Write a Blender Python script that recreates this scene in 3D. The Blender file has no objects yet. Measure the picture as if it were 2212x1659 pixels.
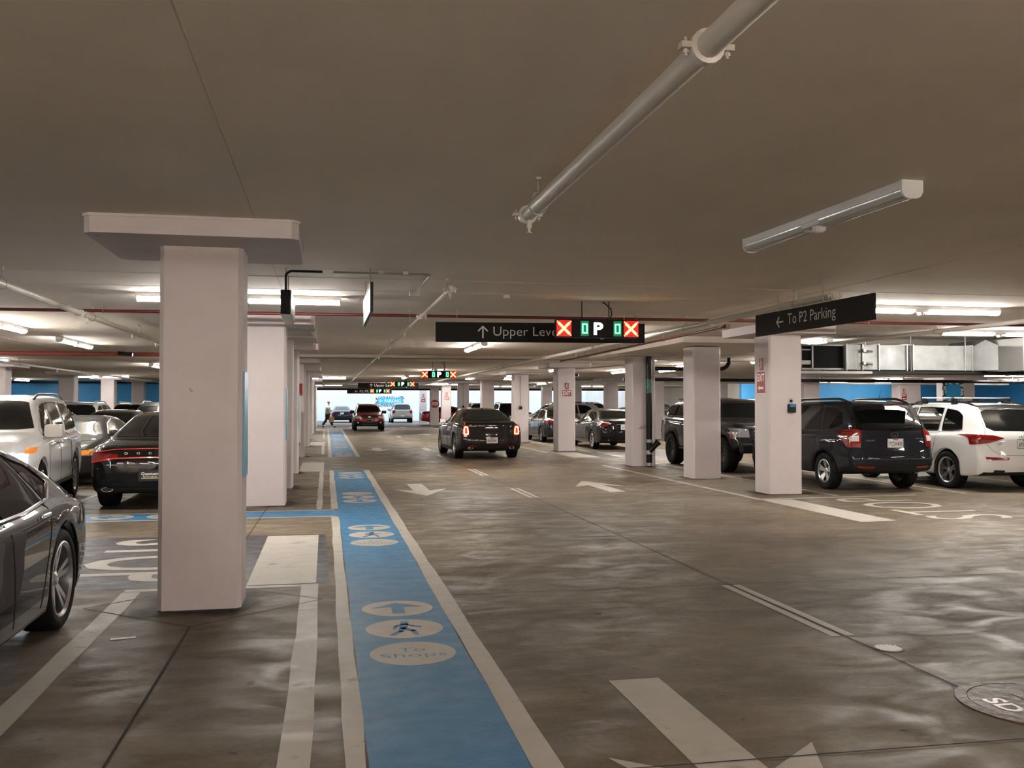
import bpy, bmesh, math, random
from mathutils import Vector, Matrix
from mathutils.bvhtree import BVHTree
random.seed(7)
PI = math.pi
SC = bpy.context.scene
C = SC.collection

# ------------------------------------------------------------------ camera
FPX, EYE = 2000.0, 1.6
YAW = math.radians(11.36)
PITCH = math.atan((873 - 829.5) / FPX)
cd = bpy.data.cameras.new('camera')
cam = bpy.data.objects.new('camera', cd)
C.objects.link(cam)
cam.location = (0, 0, EYE)
cam.rotation_euler = (PI / 2 + PITCH, 0, -YAW)
cd.sensor_width = 36.0
cd.lens = 36.0 * FPX / 2212.0
cd.clip_start, cd.clip_end = 0.05, 400
SC.camera = cam

# ------------------------------------------------------------------ world / exposure
w = bpy.data.worlds.new('overcast_sky'); SC.world = w
w.use_nodes = True
wb_ = w.node_tree.nodes['Background']
wb_.inputs[0].default_value = (0.74, 0.87, 1.0, 1)
wb_.inputs[1].default_value = .46
SC.view_settings.view_transform = 'Standard'
SC.view_settings.look = 'None'
SC.view_settings.gamma = 1
SC.view_settings.use_curve_mapping = False
SC.view_settings.exposure = 2.88
SC.cycles.max_bounces = 7
SC.cycles.diffuse_bounces = 4
SC.cycles.glossy_bounces = 3
SC.cycles.transmission_bounces = 3
SC.cycles.caustics_reflective = False
SC.cycles.caustics_refractive = False
SC.cycles.sample_clamp_indirect = 4.0
SC.cycles.use_denoising = True
SC.cycles.use_light_tree = True
SC.cycles.use_adaptive_sampling = True
SC.cycles.adaptive_threshold = .02
SC.cycles.transparent_max_bounces = 6
LAMP = 18.5          # emission of one lit fluorescent diffuser

CEIL = 2.97
UNDER = 2.83         # underside of the drop panels

# ------------------------------------------------------------------ materials
MATS = {}
def mat(name, col=(.5, .5, .5), rough=.5, metal=0.0, coat=0.0, emit=None, es=0.0, spec=.5, coat_r=.03):
    if name in MATS: return MATS[name]
    m = bpy.data.materials.new(name); m.use_nodes = True
    b = m.node_tree.nodes['Principled BSDF']
    b.inputs['Base Color'].default_value = (*col, 1)
    b.inputs['Roughness'].default_value = rough
    b.inputs['Metallic'].default_value = metal
    b.inputs['Specular IOR Level'].default_value = spec
    b.inputs['Coat Weight'].default_value = coat
    b.inputs['Coat Roughness'].default_value = coat_r
    if emit:
        b.inputs['Emission Color'].default_value = (*emit, 1)
        b.inputs['Emission Strength'].default_value = es
    MATS[name] = m
    return m

def noisy(name, stops, scale=(1, 1, 1), nscale=3.0, detail=6, rough=(.5, .6), bump=0.0, fine=40.0, metal=0.0,
          spots=None, dist=0.3, nrough=.6):
    """procedural surface in object space: a noise ramp through the stops, roughness noise, bump, small dark spots"""
    if name in MATS: return MATS[name]
    m = bpy.data.materials.new(name); m.use_nodes = True
    nt = m.node_tree; N = nt.nodes; Lk = nt.links
    b = N['Principled BSDF']
    tc = N.new('ShaderNodeTexCoord'); mp = N.new('ShaderNodeMapping')
    mp.inputs['Scale'].default_value = scale
    Lk.new(tc.outputs['Object'], mp.inputs[0])
    n1 = N.new('ShaderNodeTexNoise'); n1.inputs['Scale'].default_value = nscale
    n1.inputs['Detail'].default_value = detail; n1.inputs['Roughness'].default_value = nrough
    n1.inputs['Distortion'].default_value = dist
    Lk.new(mp.outputs[0], n1.inputs['Vector'])
    r = N.new('ShaderNodeValToRGB')
    el = r.color_ramp.elements
    el[0].position, el[0].color = stops[0][0], (*stops[0][1], 1)
    el[1].position, el[1].color = stops[-1][0], (*stops[-1][1], 1)
    for p, c in stops[1:-1]:
        e = el.new(p); e.color = (*c, 1)
    Lk.new(n1.outputs['Fac'], r.inputs[0])
    colout = r.outputs[0]
    if spots:
        thr, scol, sscale = spots
        n3 = N.new('ShaderNodeTexNoise'); n3.inputs['Scale'].default_value = sscale
        n3.inputs['Detail'].default_value = 3
        Lk.new(mp.outputs[0], n3.inputs['Vector'])
        r3 = N.new('ShaderNodeValToRGB')
        r3.color_ramp.elements[0].position = thr; r3.color_ramp.elements[0].color = (0, 0, 0, 1)
        r3.color_ramp.elements[1].position = thr + .05; r3.color_ramp.elements[1].color = (1, 1, 1, 1)
        Lk.new(n3.outputs['Fac'], r3.inputs[0])
        mx = N.new('ShaderNodeMix'); mx.data_type = 'RGBA'
        Lk.new(r3.outputs[0], mx.inputs[0]); Lk.new(colout, mx.inputs[6])
        mx.inputs[7].default_value = (*scol, 1)
        colout = mx.outputs[2]
    Lk.new(colout, b.inputs['Base Color'])
    n2 = N.new('ShaderNodeTexNoise'); n2.inputs['Scale'].default_value = nscale * 2.3
    n2.inputs['Detail'].default_value = 5
    Lk.new(mp.outputs[0], n2.inputs['Vector'])
    mr = N.new('ShaderNodeMapRange'); mr.inputs['From Min'].default_value = .3; mr.inputs['From Max'].default_value = .7
    mr.inputs['To Min'].default_value = rough[0]; mr.inputs['To Max'].default_value = rough[1]
    Lk.new(n2.outputs['Fac'], mr.inputs[0]); Lk.new(mr.outputs[0], b.inputs['Roughness'])
    b.inputs['Metallic'].default_value = metal
    if bump:
        n4 = N.new('ShaderNodeTexNoise'); n4.inputs['Scale'].default_value = fine; n4.inputs['Detail'].default_value = 4
        Lk.new(mp.outputs[0], n4.inputs['Vector'])
        bp = N.new('ShaderNodeBump'); bp.inputs['Strength'].default_value = bump; bp.inputs['Distance'].default_value = .01
        Lk.new(n4.outputs['Fac'], bp.inputs['Height']); Lk.new(bp.outputs[0], b.inputs['Normal'])
    MATS[name] = m
    return m

def floor_mat():
    m = bpy.data.materials.new('trowelled_concrete'); m.use_nodes = True
    nt = m.node_tree; N = nt.nodes; Lk = nt.links; b = N['Principled BSDF']
    tc = N.new('ShaderNodeTexCoord')
    def noise(sc, detail=5, scale=(1, 1, 1), dist=0., rg=.55):
        mp = N.new('ShaderNodeMapping'); mp.inputs['Scale'].default_value = scale
        Lk.new(tc.outputs['Object'], mp.inputs[0])
        n = N.new('ShaderNodeTexNoise'); n.inputs['Scale'].default_value = sc; n.inputs['Detail'].default_value = detail
        n.inputs['Distortion'].default_value = dist; n.inputs['Roughness'].default_value = rg
        Lk.new(mp.outputs[0], n.inputs['Vector']); return n.outputs['Fac']
    def ramp(src, a, b_, ca=(0, 0, 0), cb=(1, 1, 1)):
        r = N.new('ShaderNodeValToRGB'); e = r.color_ramp.elements
        e[0].position, e[0].color = a, (*ca, 1); e[1].position, e[1].color = b_, (*cb, 1)
        Lk.new(src, r.inputs[0]); return r.outputs[0]
    def mix(f, a, b_, blend='MIX'):
        x = N.new('ShaderNodeMix'); x.data_type = 'RGBA'; x.blend_type = blend
        if isinstance(f, float): x.inputs[0].default_value = f
        else: Lk.new(f, x.inputs[0])
        for s, v in ((x.inputs[6], a), (x.inputs[7], b_)):
            if isinstance(v, tuple): s.default_value = (*v, 1)
            else: Lk.new(v, s)
        return x.outputs[2]
    base = ramp(noise(.55, 7, dist=.4), .30, .70, (.108, .079, .052), (.222, .179, .127))
    streak = ramp(noise(1.5, 5, (.9, 1.9, 1), .7), .40, .68, (.84, .84, .84), (1.08, 1.08, 1.08))
    c = mix(1.0, base, streak, 'MULTIPLY')
    grit = ramp(noise(26, 3), .35, .65, (.9, .9, .9), (1.06, 1.06, 1.06))
    c = mix(1.0, c, grit, 'MULTIPLY')
    spot = ramp(noise(5.5, 2), .70, .735)
    c = mix(spot, c, (.075, .062, .05))
    Lk.new(c, b.inputs['Base Color'])
    mr = N.new('ShaderNodeMapRange'); mr.inputs['From Min'].default_value = .35; mr.inputs['From Max'].default_value = .65
    mr.inputs['To Min'].default_value = .40; mr.inputs['To Max'].default_value = .72; b.inputs['Specular IOR Level'].default_value = .22
    Lk.new(noise(1.9, 6, (1, 1.6, 1), .8), mr.inputs[0]); Lk.new(mr.outputs[0], b.inputs['Roughness'])
    bp = N.new('ShaderNodeBump'); bp.inputs['Strength'].default_value = .35; bp.inputs['Distance'].default_value = .012
    Lk.new(noise(7, 5, (1, 1.7, 1), .5), bp.inputs['Height']); Lk.new(bp.outputs[0], b.inputs['Normal'])
    MATS['floor'] = m
    return m

def worn_paint(name, col, dirt, thr=.60, soft=.1, rough=.55):
    return noisy(name, [(.25, tuple(.8 * x for x in col)), (.5, col), (thr, col), (thr + soft, dirt)], (1, 1.3, 1), 2.2, 8,
                 (rough - .12, rough + .1), .25, 30, nrough=.68)

M_FLOOR = floor_mat()
M_CEIL = noisy('painted_ceiling_concrete', [(.3, (.76, .685, .60)), (.7, (.86, .79, .70))], (1, 1, 1), .5, 5, (.75, .9), .12, 14)
M_COL = noisy('painted_column', [(.3, (.53, .462, .455)), (.7, (.60, .535, .53))], (1, 1, 1), 1.1, 5, (.5, .68), .12, 25,
              spots=(.735, (.16, .13, .12), 9.0))
M_WHITE = worn_paint('worn_white_paint', (.46, .42, .365), (.20, .165, .125))
M_BLUE = worn_paint('worn_blue_paint', (.042, .18, .345), (.024, .085, .145), .56, .2)
M_VIOLET = worn_paint('worn_violet_black_paint', (.040, .035, .043), (.10, .086, .078))
M_JOINT = mat('joint_sealant', (.03, .025, .02), .9)
M_PIPEW = mat('cream_pipe_paint', (.58, .54, .48), .45)
M_RED = mat('red_pipe_paint', (.095, .007, .007), .4)
M_REDPINK = mat('faded_red_pipe_paint', (.42, .10, .075), .5)
M_STEEL = mat('galvanised_steel', (.30, .29, .28), .45, .8)
M_CONDUIT = mat('conduit_steel', (.30, .28, .25), .45, .6)
M_BLACK = mat('black_plastic', (.005, .005, .0055), .4, spec=.25)
M_BLACKPIPE = mat('black_cast_iron', (.004, .004, .0045), .35, spec=.25)
M_RUBBER = mat('tyre_rubber', (.006, .006, .006), .7, spec=.2)
M_UNDER = mat('underbody_black', (.006, .006, .006), .8)
M_TRIM = mat('textured_black_trim', (.009, .009, .010), .55, spec=.25)
M_GLASS = mat('dark_tinted_glass', (.004, .0045, .0045), .03, 0, 0, spec=.30)
M_GLASS2 = mat('clear_car_glass', (.045, .055, .055), .04, 0, 0, spec=.8)
M_CHROME = mat('chrome', (.75, .75, .76), .12, 1.0)
M_RIM = mat('silver_rim', (.55, .55, .56), .28, .9)
M_RIMD = mat('dark_rim', (.03, .03, .032), .35, .6)
M_TAIL = mat('red_lamp_lens', (.20, .006, .005), .15, 0, 1.0)
M_TAILW = mat('clear_lamp_lens', (.60, .58, .56), .12, 0, 1.0)
M_HEAD = mat('headlamp_lens', (.32, .33, .34), .08, .4, 1.0)
M_AMBER = mat('amber_lens', (.75, .20, .01), .2, 0, .8, (1, .3, .02), .06)
M_LIT = mat('lit_fluorescent_diffuser', (.9, .9, .9), .4, emit=(1.0, .95, .88), es=LAMP)
M_UNLIT = mat('unlit_ribbed_diffuser', (.40, .41, .38), .22, coat=.4)
M_HOUSING = mat('white_enamel_housing', (.68, .67, .66), .4)
M_SIGNBLK = mat('sign_black', (.0035, .003, .003), .45, spec=.15)
M_SIGNTXT = mat('sign_grey_lettering', (.62, .60, .56), .5)
M_SIGNRED = mat('sign_red', (.27, .010, .010), .45)
M_SIGNWHITE = mat('sign_white', (.80, .77, .73), .5)

# ------------------------------------------------------------------ mesh helpers
class MB:
    def __init__(s): s.v = []; s.f = []; s.mi = []
    def add(s, vs, fs, mi=0):
        o = len(s.v); s.v += [tuple(v) for v in vs]; s.f += [tuple(i + o for i in f) for f in fs]; s.mi += [mi] * len(fs); return s
    def box(s, x0, y0, z0, x1, y1, z1, mi=0):
        v = [(x, y, z) for z in (z0, z1) for y in (y0, y1) for x in (x0, x1)]
        return s.add(v, [(0, 2, 3, 1), (4, 5, 7, 6), (0, 1, 5, 4), (2, 6, 7, 3), (0, 4, 6, 2), (1, 3, 7, 5)], mi)
    def cbox(s, c, d, mi=0):
        return s.box(c[0] - d[0] / 2, c[1] - d[1] / 2, c[2] - d[2] / 2, c[0] + d[0] / 2, c[1] + d[1] / 2, c[2] + d[2] / 2, mi)
    def obox(s, M, d, mi=0):
        v = [M @ Vector((x * d[0] / 2, y * d[1] / 2, z * d[2] / 2)) for z in (-1, 1) for y in (-1, 1) for x in (-1, 1)]
        return s.add(v, [(0, 2, 3, 1), (4, 5, 7, 6), (0, 1, 5, 4), (2, 6, 7, 3), (0, 4, 6, 2), (1, 3, 7, 5)], mi)
    def tube(s, pts, r, n=10, caps=True, mi=0):
        pts = [Vector(p) for p in pts]; rings = []
        rr = r if isinstance(r, (list, tuple)) else [r] * len(pts)
        up = None
        for i, p in enumerate(pts):
            if i == 0: d = pts[1] - p
            elif i == len(pts) - 1: d = p - pts[i - 1]
            else: d = (pts[i + 1] - p).normalized() + (p - pts[i - 1]).normalized()
            d.normalize()
            if up is None: up = Vector((0, 0, 1)) if abs(d.z) < .9 else Vector((1, 0, 0))
            a = d.cross(up)
            if a.length < 1e-4: a = d.orthogonal()
            a.normalize(); b = a.cross(d).normalized(); up = b
            rings.append([p + a * (rr[i] * math.cos(t * 2 * PI / n)) + b * (rr[i] * math.sin(t * 2 * PI / n)) for t in range(n)])
        vs = [v for R in rings for v in R]; fs = []
        for i in range(len(rings) - 1):
            for t in range(n):
                u = (t + 1) % n
                fs.append((i * n + t, i * n + u, (i + 1) * n + u, (i + 1) * n + t))
        if caps:
            fs.append(tuple(range(n))[::-1]); fs.append(tuple((len(rings) - 1) * n + t for t in range(n)))
        return s.add(vs, fs, mi)
    def prism(s, poly, h0, h1, M=Matrix(), mi=0):
        """poly in local XY, extruded h0..h1 along local Z, then placed by M"""
        n = len(poly)
        v = [M @ Vector((x, y, h0)) for x, y in poly] + [M @ Vector((x, y, h1)) for x, y in poly]
        f = [tuple(range(n))[::-1], tuple(range(n, 2 * n))] + [(i, (i + 1) % n, n + (i + 1) % n, n + i) for i in range(n)]
        return s.add(v, f, mi)
    def lathe(s, prof, n=24, M=Matrix(), mi=0, close=False):
        """prof of (r, h); turned round local Z"""
        m = len(prof)
        v = [M @ Vector((r * math.cos(2 * PI * i / n), r * math.sin(2 * PI * i / n), h)) for i in range(n) for r, h in prof]
        f = []
        for i in range(n):
            j = (i + 1) % n
            for k in range(m if close else m - 1):
                l = (k + 1) % m
                f.append((i * m + k, j * m + k, j * m + l, i * m + l))
        return s.add(v, f, mi)
    def grid(s, G, mi=0):
        a, b = len(G), len(G[0])
        return s.add([p for r in G for p in r], [(i * b + j, i * b + j + 1, (i + 1) * b + j + 1, (i + 1) * b + j) for i in range(a - 1) for j in range(b - 1)], mi)
    def build(s, name, mats, parent=None, smooth=None, bevel=0, loc=None, fix=True):
        me = bpy.data.meshes.new(name); me.from_pydata(s.v, [], s.f)
        if not isinstance(mats, (list, tuple)): mats = [mats]
        for m in mats: me.materials.append(m)
        if len(mats) > 1: me.polygons.foreach_set('material_index', s.mi)
        if fix or bevel:
            bm = bmesh.new(); bm.from_mesh(me)
            bmesh.ops.remove_doubles(bm, verts=bm.verts, dist=1e-5)
            if bevel:
                bmesh.ops.recalc_face_normals(bm, faces=bm.faces)
                es = [e for e in bm.edges if len(e.link_faces) == 2 and e.calc_face_angle(0) > .6]
                bmesh.ops.bevel(bm, geom=es, offset=bevel, segments=2, profile=.6, affect='EDGES', clamp_overlap=True)
            bmesh.ops.recalc_face_normals(bm, faces=bm.faces)
            bm.to_mesh(me); bm.free()
        if smooth is not None:
            me.shade_smooth()
            if smooth < 180: me.set_sharp_from_angle(angle=math.radians(smooth))
        me.update()
        o = bpy.data.objects.new(name, me); C.objects.link(o)
        if parent is not None: o.parent = parent
        if loc: o.location = loc
        return o

def thing(name, label, cat, loc=(0, 0, 0), rz=0.0, group=None):
    o = bpy.data.objects.new(name, None); C.objects.link(o)
    o.empty_display_size = .2
    o.location = loc; o.rotation_euler = (0, 0, rz)
    o['label'] = label; o['category'] = cat
    if group: o['group'] = group
    return o
def tag(o, label, cat, group=None):
    o['label'] = label; o['category'] = cat
    if group: o['group'] = group
    return o
def kids(o): return [c for c in C.objects if c.parent == o]
CHILD = {}
def index_children():
    CHILD.clear()
    for o in C.objects:
        if o.parent: CHILD.setdefault(o.parent.name, []).append(o)
def copy_tree(o, parent=None):
    c = o.copy(); C.objects.link(c); c.parent = parent
    for ch in CHILD.get(o.name, []): copy_tree(ch, c)
    return c
def dup(root, loc, rz, label, group=None, swap=None):
    """swap: {material: material} for this copy only"""
    index_children()
    c = copy_tree(root)
    c.location = loc; c.rotation_euler = (0, 0, rz); c['label'] = label
    if group: c['group'] = group
    elif 'group' in c: del c['group']
    if swap:
        index_children()
        st = [c]
        while st:
            o = st.pop(); st += CHILD.get(o.name, [])
            if o.type != 'MESH': continue
            for sl in o.material_slots:
                if sl.material in swap:
                    m = swap[sl.material]; sl.link = 'OBJECT'; sl.material = m
    return c
def struct(o): o['kind'] = 'structure'; return o

def text_mesh(txt, width=None, height=None, bold=0.0, extrude=0.0, space=1.0):
    cu = bpy.data.curves.new('t', 'FONT'); cu.body = txt; cu.size = 1.0
    cu.offset = bold; cu.extrude = extrude; cu.resolution_u = 3; cu.space_character = space
    cu.align_x = 'CENTER'
    o = bpy.data.objects.new('t', cu); C.objects.link(o)
    bpy.context.view_layer.update()
    dg = bpy.context.evaluated_depsgraph_get()
    me = o.evaluated_get(dg).to_mesh()
    vs = [v.co.copy() for v in me.vertices]; fs = [tuple(p.vertices) for p in me.polygons]
    o.evaluated_get(dg).to_mesh_clear()
    bpy.data.objects.remove(o); bpy.data.curves.remove(cu)
    x0 = min(v.x for v in vs); x1 = max(v.x for v in vs); y0 = min(v.y for v in vs); y1 = max(v.y for v in vs)
    sx = width / (x1 - x0) if width else None; sy = height / (y1 - y0) if height else None
    sx = sx or sy; sy = sy or sx
    return [Vector(((v.x - (x0 + x1) / 2) * sx, (v.y - (y0 + y1) / 2) * sy, v.z)) for v in vs], fs

def frame(origin, xdir, ydir):
    """matrix whose local X runs along xdir and local Y along ydir"""
    x = Vector(xdir).normalized(); y = Vector(ydir).normalized(); z = x.cross(y)
    M = Matrix((x, y, z)).transposed().to_4x4(); M.translation = Vector(origin); return M
def put_text(mb, txt, M, width=None, height=None, bold=0., extrude=0., space=1.0, mi=0):
    vs, fs = text_mesh(txt, width, height, bold, extrude, space)
    mb.add([M @ v for v in vs], fs, mi); return mb
def circ(r, n=28, c=(0, 0), sy=1.0):
    return [(c[0] + r * math.cos(2 * PI * i / n), c[1] + r * sy * math.sin(2 * PI * i / n)) for i in range(n)]
def capsule2(a, b, r0, r1=None, n=6):
    r1 = r1 or r0; a = Vector((*a, 0)); b = Vector((*b, 0)); d = (b - a); t = math.atan2(d.y, d.x)
    p = [(a.x + r0 * math.cos(t + PI / 2 + PI * i / n), a.y + r0 * math.sin(t + PI / 2 + PI * i / n)) for i in range(n + 1)]
    return p + [(b.x + r1 * math.cos(t - PI / 2 + PI * i / n), b.y + r1 * math.sin(t - PI / 2 + PI * i / n)) for i in range(n + 1)]
def walker(mb, M, s, h0, h1, mi=0):
    """walking pictogram about s tall, centred on the local origin"""
    def cp(a, b, r0, r1=None):
        mb.prism([(x * s, y * s) for x, y in capsule2(a, b, r0, r1)], h0, h1, M, mi)
    mb.prism([(x * s, y * s) for x, y in circ(.075, 16, (.03, .42))], h0, h1, M, mi)
    cp((.02, .27), (-.02, .0), .075, .065)
    cp((-.01, -.01), (.13, -.2), .055, .045); cp((.13, -.2), (.17, -.45), .045, .04)
    cp((-.03, -.01), (-.08, -.22), .055, .045); cp((-.08, -.22), (-.23, -.43), .045, .04)
    cp((.04, .28), (.16, .12), .035); cp((.16, .12), (.27, .08), .032)
    cp((0, .28), (-.13, .16), .035); cp((-.13, .16), (-.16, 0), .032)
def arrow_poly(L, Wd, sw, head):
    """straight arrow pointing +Y, length L, head width Wd, shaft width sw"""
    return [(-sw / 2, -L / 2), (sw / 2, -L / 2), (sw / 2, L / 2 - head), (Wd / 2, L / 2 - head - .12 * head), (0, L / 2), (-Wd / 2, L / 2 - head - .12 * head), (-sw / 2, L / 2 - head)]
def chevron_arrow(mb, M, s, t, h0, h1, mi=0):
    """thin sign arrow pointing local +Y"""
    mb.prism([(-t / 2, -s / 2), (t / 2, -s / 2), (t / 2, s / 2), (-t / 2, s / 2)], h0, h1, M, mi)
    for k in (-1, 1):
        mb.prism(capsule2((0, s / 2), (k * s * .38, s * .12), t / 2), h0, h1, M, mi)

# ------------------------------------------------------------------ shell: floor, ceiling, walls
X0, X1, Y0, Y1 = -30, 42, -6.5, 76.5
WALLY = 89.0
fl = MB().box(X0, Y0, -.3, X1, WALLY + 1, 0).build('floor', M_FLOOR); struct(fl)
ce = MB().box(X0, Y0, CEIL, X1, Y1, CEIL + .4).build('ceiling', M_CEIL); struct(ce)
M_WALLP = noisy('painted_wall', [(.3, (.60, .57, .53)), (.7, (.68, .65, .61))], (1, 1, 1), .6, 4, (.6, .8), .1, 12)
M_OUT = noisy('pale_daylit_wall', [(.3, (.66, .70, .74)), (.7, (.72, .76, .80))], (1, 1, 1), .35, 4, (.7, .9), .1, 12)
M_BLUEW = noisy('blue_wall_paint', [(.3, (.05, .32, .68)), (.7, (.065, .37, .76))], (1, 1, 1), .5, 4, (.45, .6), .08, 12)
struct(MB().box(X0 - .3, Y0, -.3, X0, WALLY, CEIL + .4).build('wall_left', M_BLUEW))
struct(MB().box(X1, Y0, -.3, X1 + .3, WALLY, CEIL + .4).build('wall_right', M_BLUEW))
struct(MB().box(X0, Y0 - .3, -.3, X1, Y0, CEIL + .4).build('wall_near', noisy('cream_wall_paint', [(.3, (.84, .75, .67)), (.7, (.88, .80, .73))], (1, 1, 1), .6, 4, (.6, .8))))  # unseen wall, set close and painted cream to bounce lamp light forward
bw = MB().box(X0, WALLY, -.3, X1, WALLY + .3, 4.6)
for x in range(-28, 42, 6): bw.box(x - .02, WALLY - .012, 0, x + .02, WALLY, 4.6)
struct(bw.build('wall_far', M_OUT))
struct(MB().box(X0, 58.0, 0, -5.0, 58.3, CEIL).build('wall_blue_left', M_BLUEW))
struct(MB().box(25.5, 54.0, 0, X1, 54.3, CEIL).build('wall_blue_right', M_BLUEW))
struct(MB().box(-5.0, 58.0, 0, -4.7, WALLY, CEIL).build('wall_ramp_side', M_WALLP))
struct(MB().box(25.5, 54.3, 0, 25.8, WALLY, CEIL).build('wall_stair_side', M_WALLP))
# slab edge beam and the drop band over the near right columns belong to the ceiling
bm_ = MB().box(-4.7, Y1 - .5, 2.74, 25.5, Y1, CEIL).build('edge_beam', M_CEIL, ce)
MB().box(7.05, 17.6, UNDER + .02, 9.6, 24.4, CEIL).build('drop_band', M_CEIL, ce)
MB().box(-1.75, 16.4, UNDER + .02, -.25, 20.4, CEIL).build('drop_band', M_CEIL, ce)
# plank lines cast into the ceiling
ln = MB()
for x in (-.52, 5.9, -6.5, 11.5):
    ln.box(x - .004, 2.0, CEIL - .002, x + .004, 60, CEIL + .01)
for y in (10.2, 11.3, 31.0, 46.0):
    ln.box(-25, y - .005, CEIL - .003, 30, y + .005, CEIL + .01)
ln.build('formwork_line', mat('formwork_line_tone', (.60, .53, .45), .9), ce)  # lines are strips a little darker than the ceiling

# ------------------------------------------------------------------ floor markings (parts of the floor)
def fpoly(mb, pts, z=.003):
    mb.add([(x, y, z) for x, y in pts], [tuple(range(len(pts)))])
def wavy(x, ya, yb, amp=.012, step=.6, seed=0):
    n = max(2, int((yb - ya) / step)); rr = random.Random(seed)
    return [(x + rr.uniform(-amp, amp), ya + (yb - ya) * i / n) for i in range(n + 1)]
def strip(mb, xa, xb, ya, yb, z=.003, seed=0, amp=.008):
    L = wavy(xa, ya, yb, amp, .6, seed); R = wavy(xb, ya, yb, amp, .6, seed + 50)
    mb.grid([[(p[0], p[1], z), (q[0], q[1], z)] for p, q in zip(L, R)])
def fpart(mb, name, m, label=None):
    o = mb.build(name, m, fl)
    if label: o['label'] = label
    return o
for k, (ya, yb, gaps) in enumerate([(-2, 22.72, [(13.5, 14.37)]), (28.4, 60.9, [])]):
    b = MB(); strip(b, .19, .90, ya, yb, .002, k); fpart(b, 'painted_walkway', M_BLUE, 'worn blue pedestrian walkway with white border')
    b = MB()
    segs = [(ya, gaps[0][0] - .06), (gaps[0][1] + .06, yb)] if gaps else [(ya, yb)]
    for a_, b2 in segs: strip(b, .085, .185, a_, b2, .003, k + 3)
    strip(b, .905, 1.03, ya, yb, .003, k + 9)
    fpart(b, 'walkway_border', M_WHITE)
b = MB(); fpoly(b, [(-12, 13.56), (.19, 13.52), (.19, 14.26), (-12, 14.34)], .0015); fpart(b, 'painted_walkway', M_BLUE, 'blue cross walkway running behind the near column')
b = MB(); fpoly(b, [(-12, 13.48), (.13, 13.44), (.13, 13.52), (-12, 13.56)]); fpoly(b, [(-12, 14.34), (.13, 14.26), (.13, 14.34), (-12, 14.42)]); fpart(b, 'walkway_border', M_WHITE)
DX = .555
def disc_set(y0, kinds, flip, sc=1.0):
    for i, kd in enumerate(kinds):
        y = y0 + i * .665
        o = MB().prism(circ(.275, 36, (DX, y)), 0, .0042); d = fpart(o, 'walkway_disc', M_WHITE)
        g = MB(); up = (0, -1, 0) if flip else (0, 1, 0); rt = (-1, 0, 0) if flip else (1, 0, 0)
        Mx = frame((DX, y, 0), rt, up)
        if kd == 'a':
            g.prism([(x * .32, q * .32) for x, q in arrow_poly(1.15, 1.25, .3, .45)], .004, .006, Mx)
        elif kd == 'w': walker(g, Mx, .42, .004, .006)
        else:
            put_text(g, 'To', frame((DX, y + (.075 if not flip else -.075), .0055), rt, up), height=.085, width=.17, bold=-.012)
            put_text(g, 'Shops', frame((DX, y - (.07 if not flip else -.07), .0055), rt, up), height=.12, width=.42, bold=-.012)
        g.build('disc_lettering', M_BLUE, d)
disc_set(5.99, 'twa', False); disc_set(10.83, 'twa', False); disc_set(15.5, 'awt', True); disc_set(20.5, 'awt', True)
disc_set(29.0, 'twa', False); disc_set(34.5, 'twa', False); disc_set(40.5, 'awt', True); disc_set(48, 'twa', False); disc_set(55, 'awt', True)
for x in (-2.95, -2.2, -3.8, -5.4):
    o = MB().prism(circ(.29, 36, (x, 13.94)), 0, .0042); d = fpart(o, 'walkway_disc', M_WHITE)
    g = MB(); Mx = frame((x, 13.94, 0), (0, 1, 0), (-1, 0, 0))
    (walker(g, Mx, .42, .004, .006) if x == -2.2 else g.prism([(p * .32, q * .32) for p, q in arrow_poly(1.15, 1.25, .3, .45)], .004, .006, Mx))
    g.build('disc_lettering', M_BLUE, d)
# stall lines and limit bars, left side
b = MB(); strip(b, -.20, -.055, -2, 8.47, .003, 21); strip(b, -.135, -.05, 14.42, 22.6, .003, 22); strip(b, -.14, -.05, 30, 36.6, .003, 23); strip(b, -.14, -.05, 44, 57, .003, 24)
fpart(b, 'stall_line', M_WHITE)
b = MB(); strip(b, -1.68, -1.53, 1.0, 8.38, .003, 27); fpoly(b, [(-1.68, 8.4), (-.2, 8.35), (-.2, 8.45), (-1.68, 8.5)]); fpart(b, 'stall_line', M_WHITE)
b = MB(); fpoly(b, [(-6.5, 8.62), (.04, 8.5), (0.0, 11.66), (-2.3, 11.8), (-6.5, 11.85)], .0015); fpart(b, 'dark_road_patch', M_VIOLET, 'violet-black patch behind the white stop lettering')
for (xa, xb, ya, yb) in [(-.68, -.08, 8.49, 11.6), (-.62, -.04, 22.4, 26.0), (-.62, -.04, 36.6, 39.9), (-.62, 0.0, 57.3, 60)]:
    b = MB(); fpoly(b, [(xa, ya), (xb, ya), (xb, yb), (xa, yb)], .0035); fpart(b, 'limit_bar', M_WHITE)
b = MB(); put_text(b, 'STOP', frame((-1.68, 10.2, .004), (0, -1, 0), (1, 0, 0)), width=2.75, height=1.35, bold=.012); fpart(b, 'stop_lettering', M_WHITE)
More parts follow.
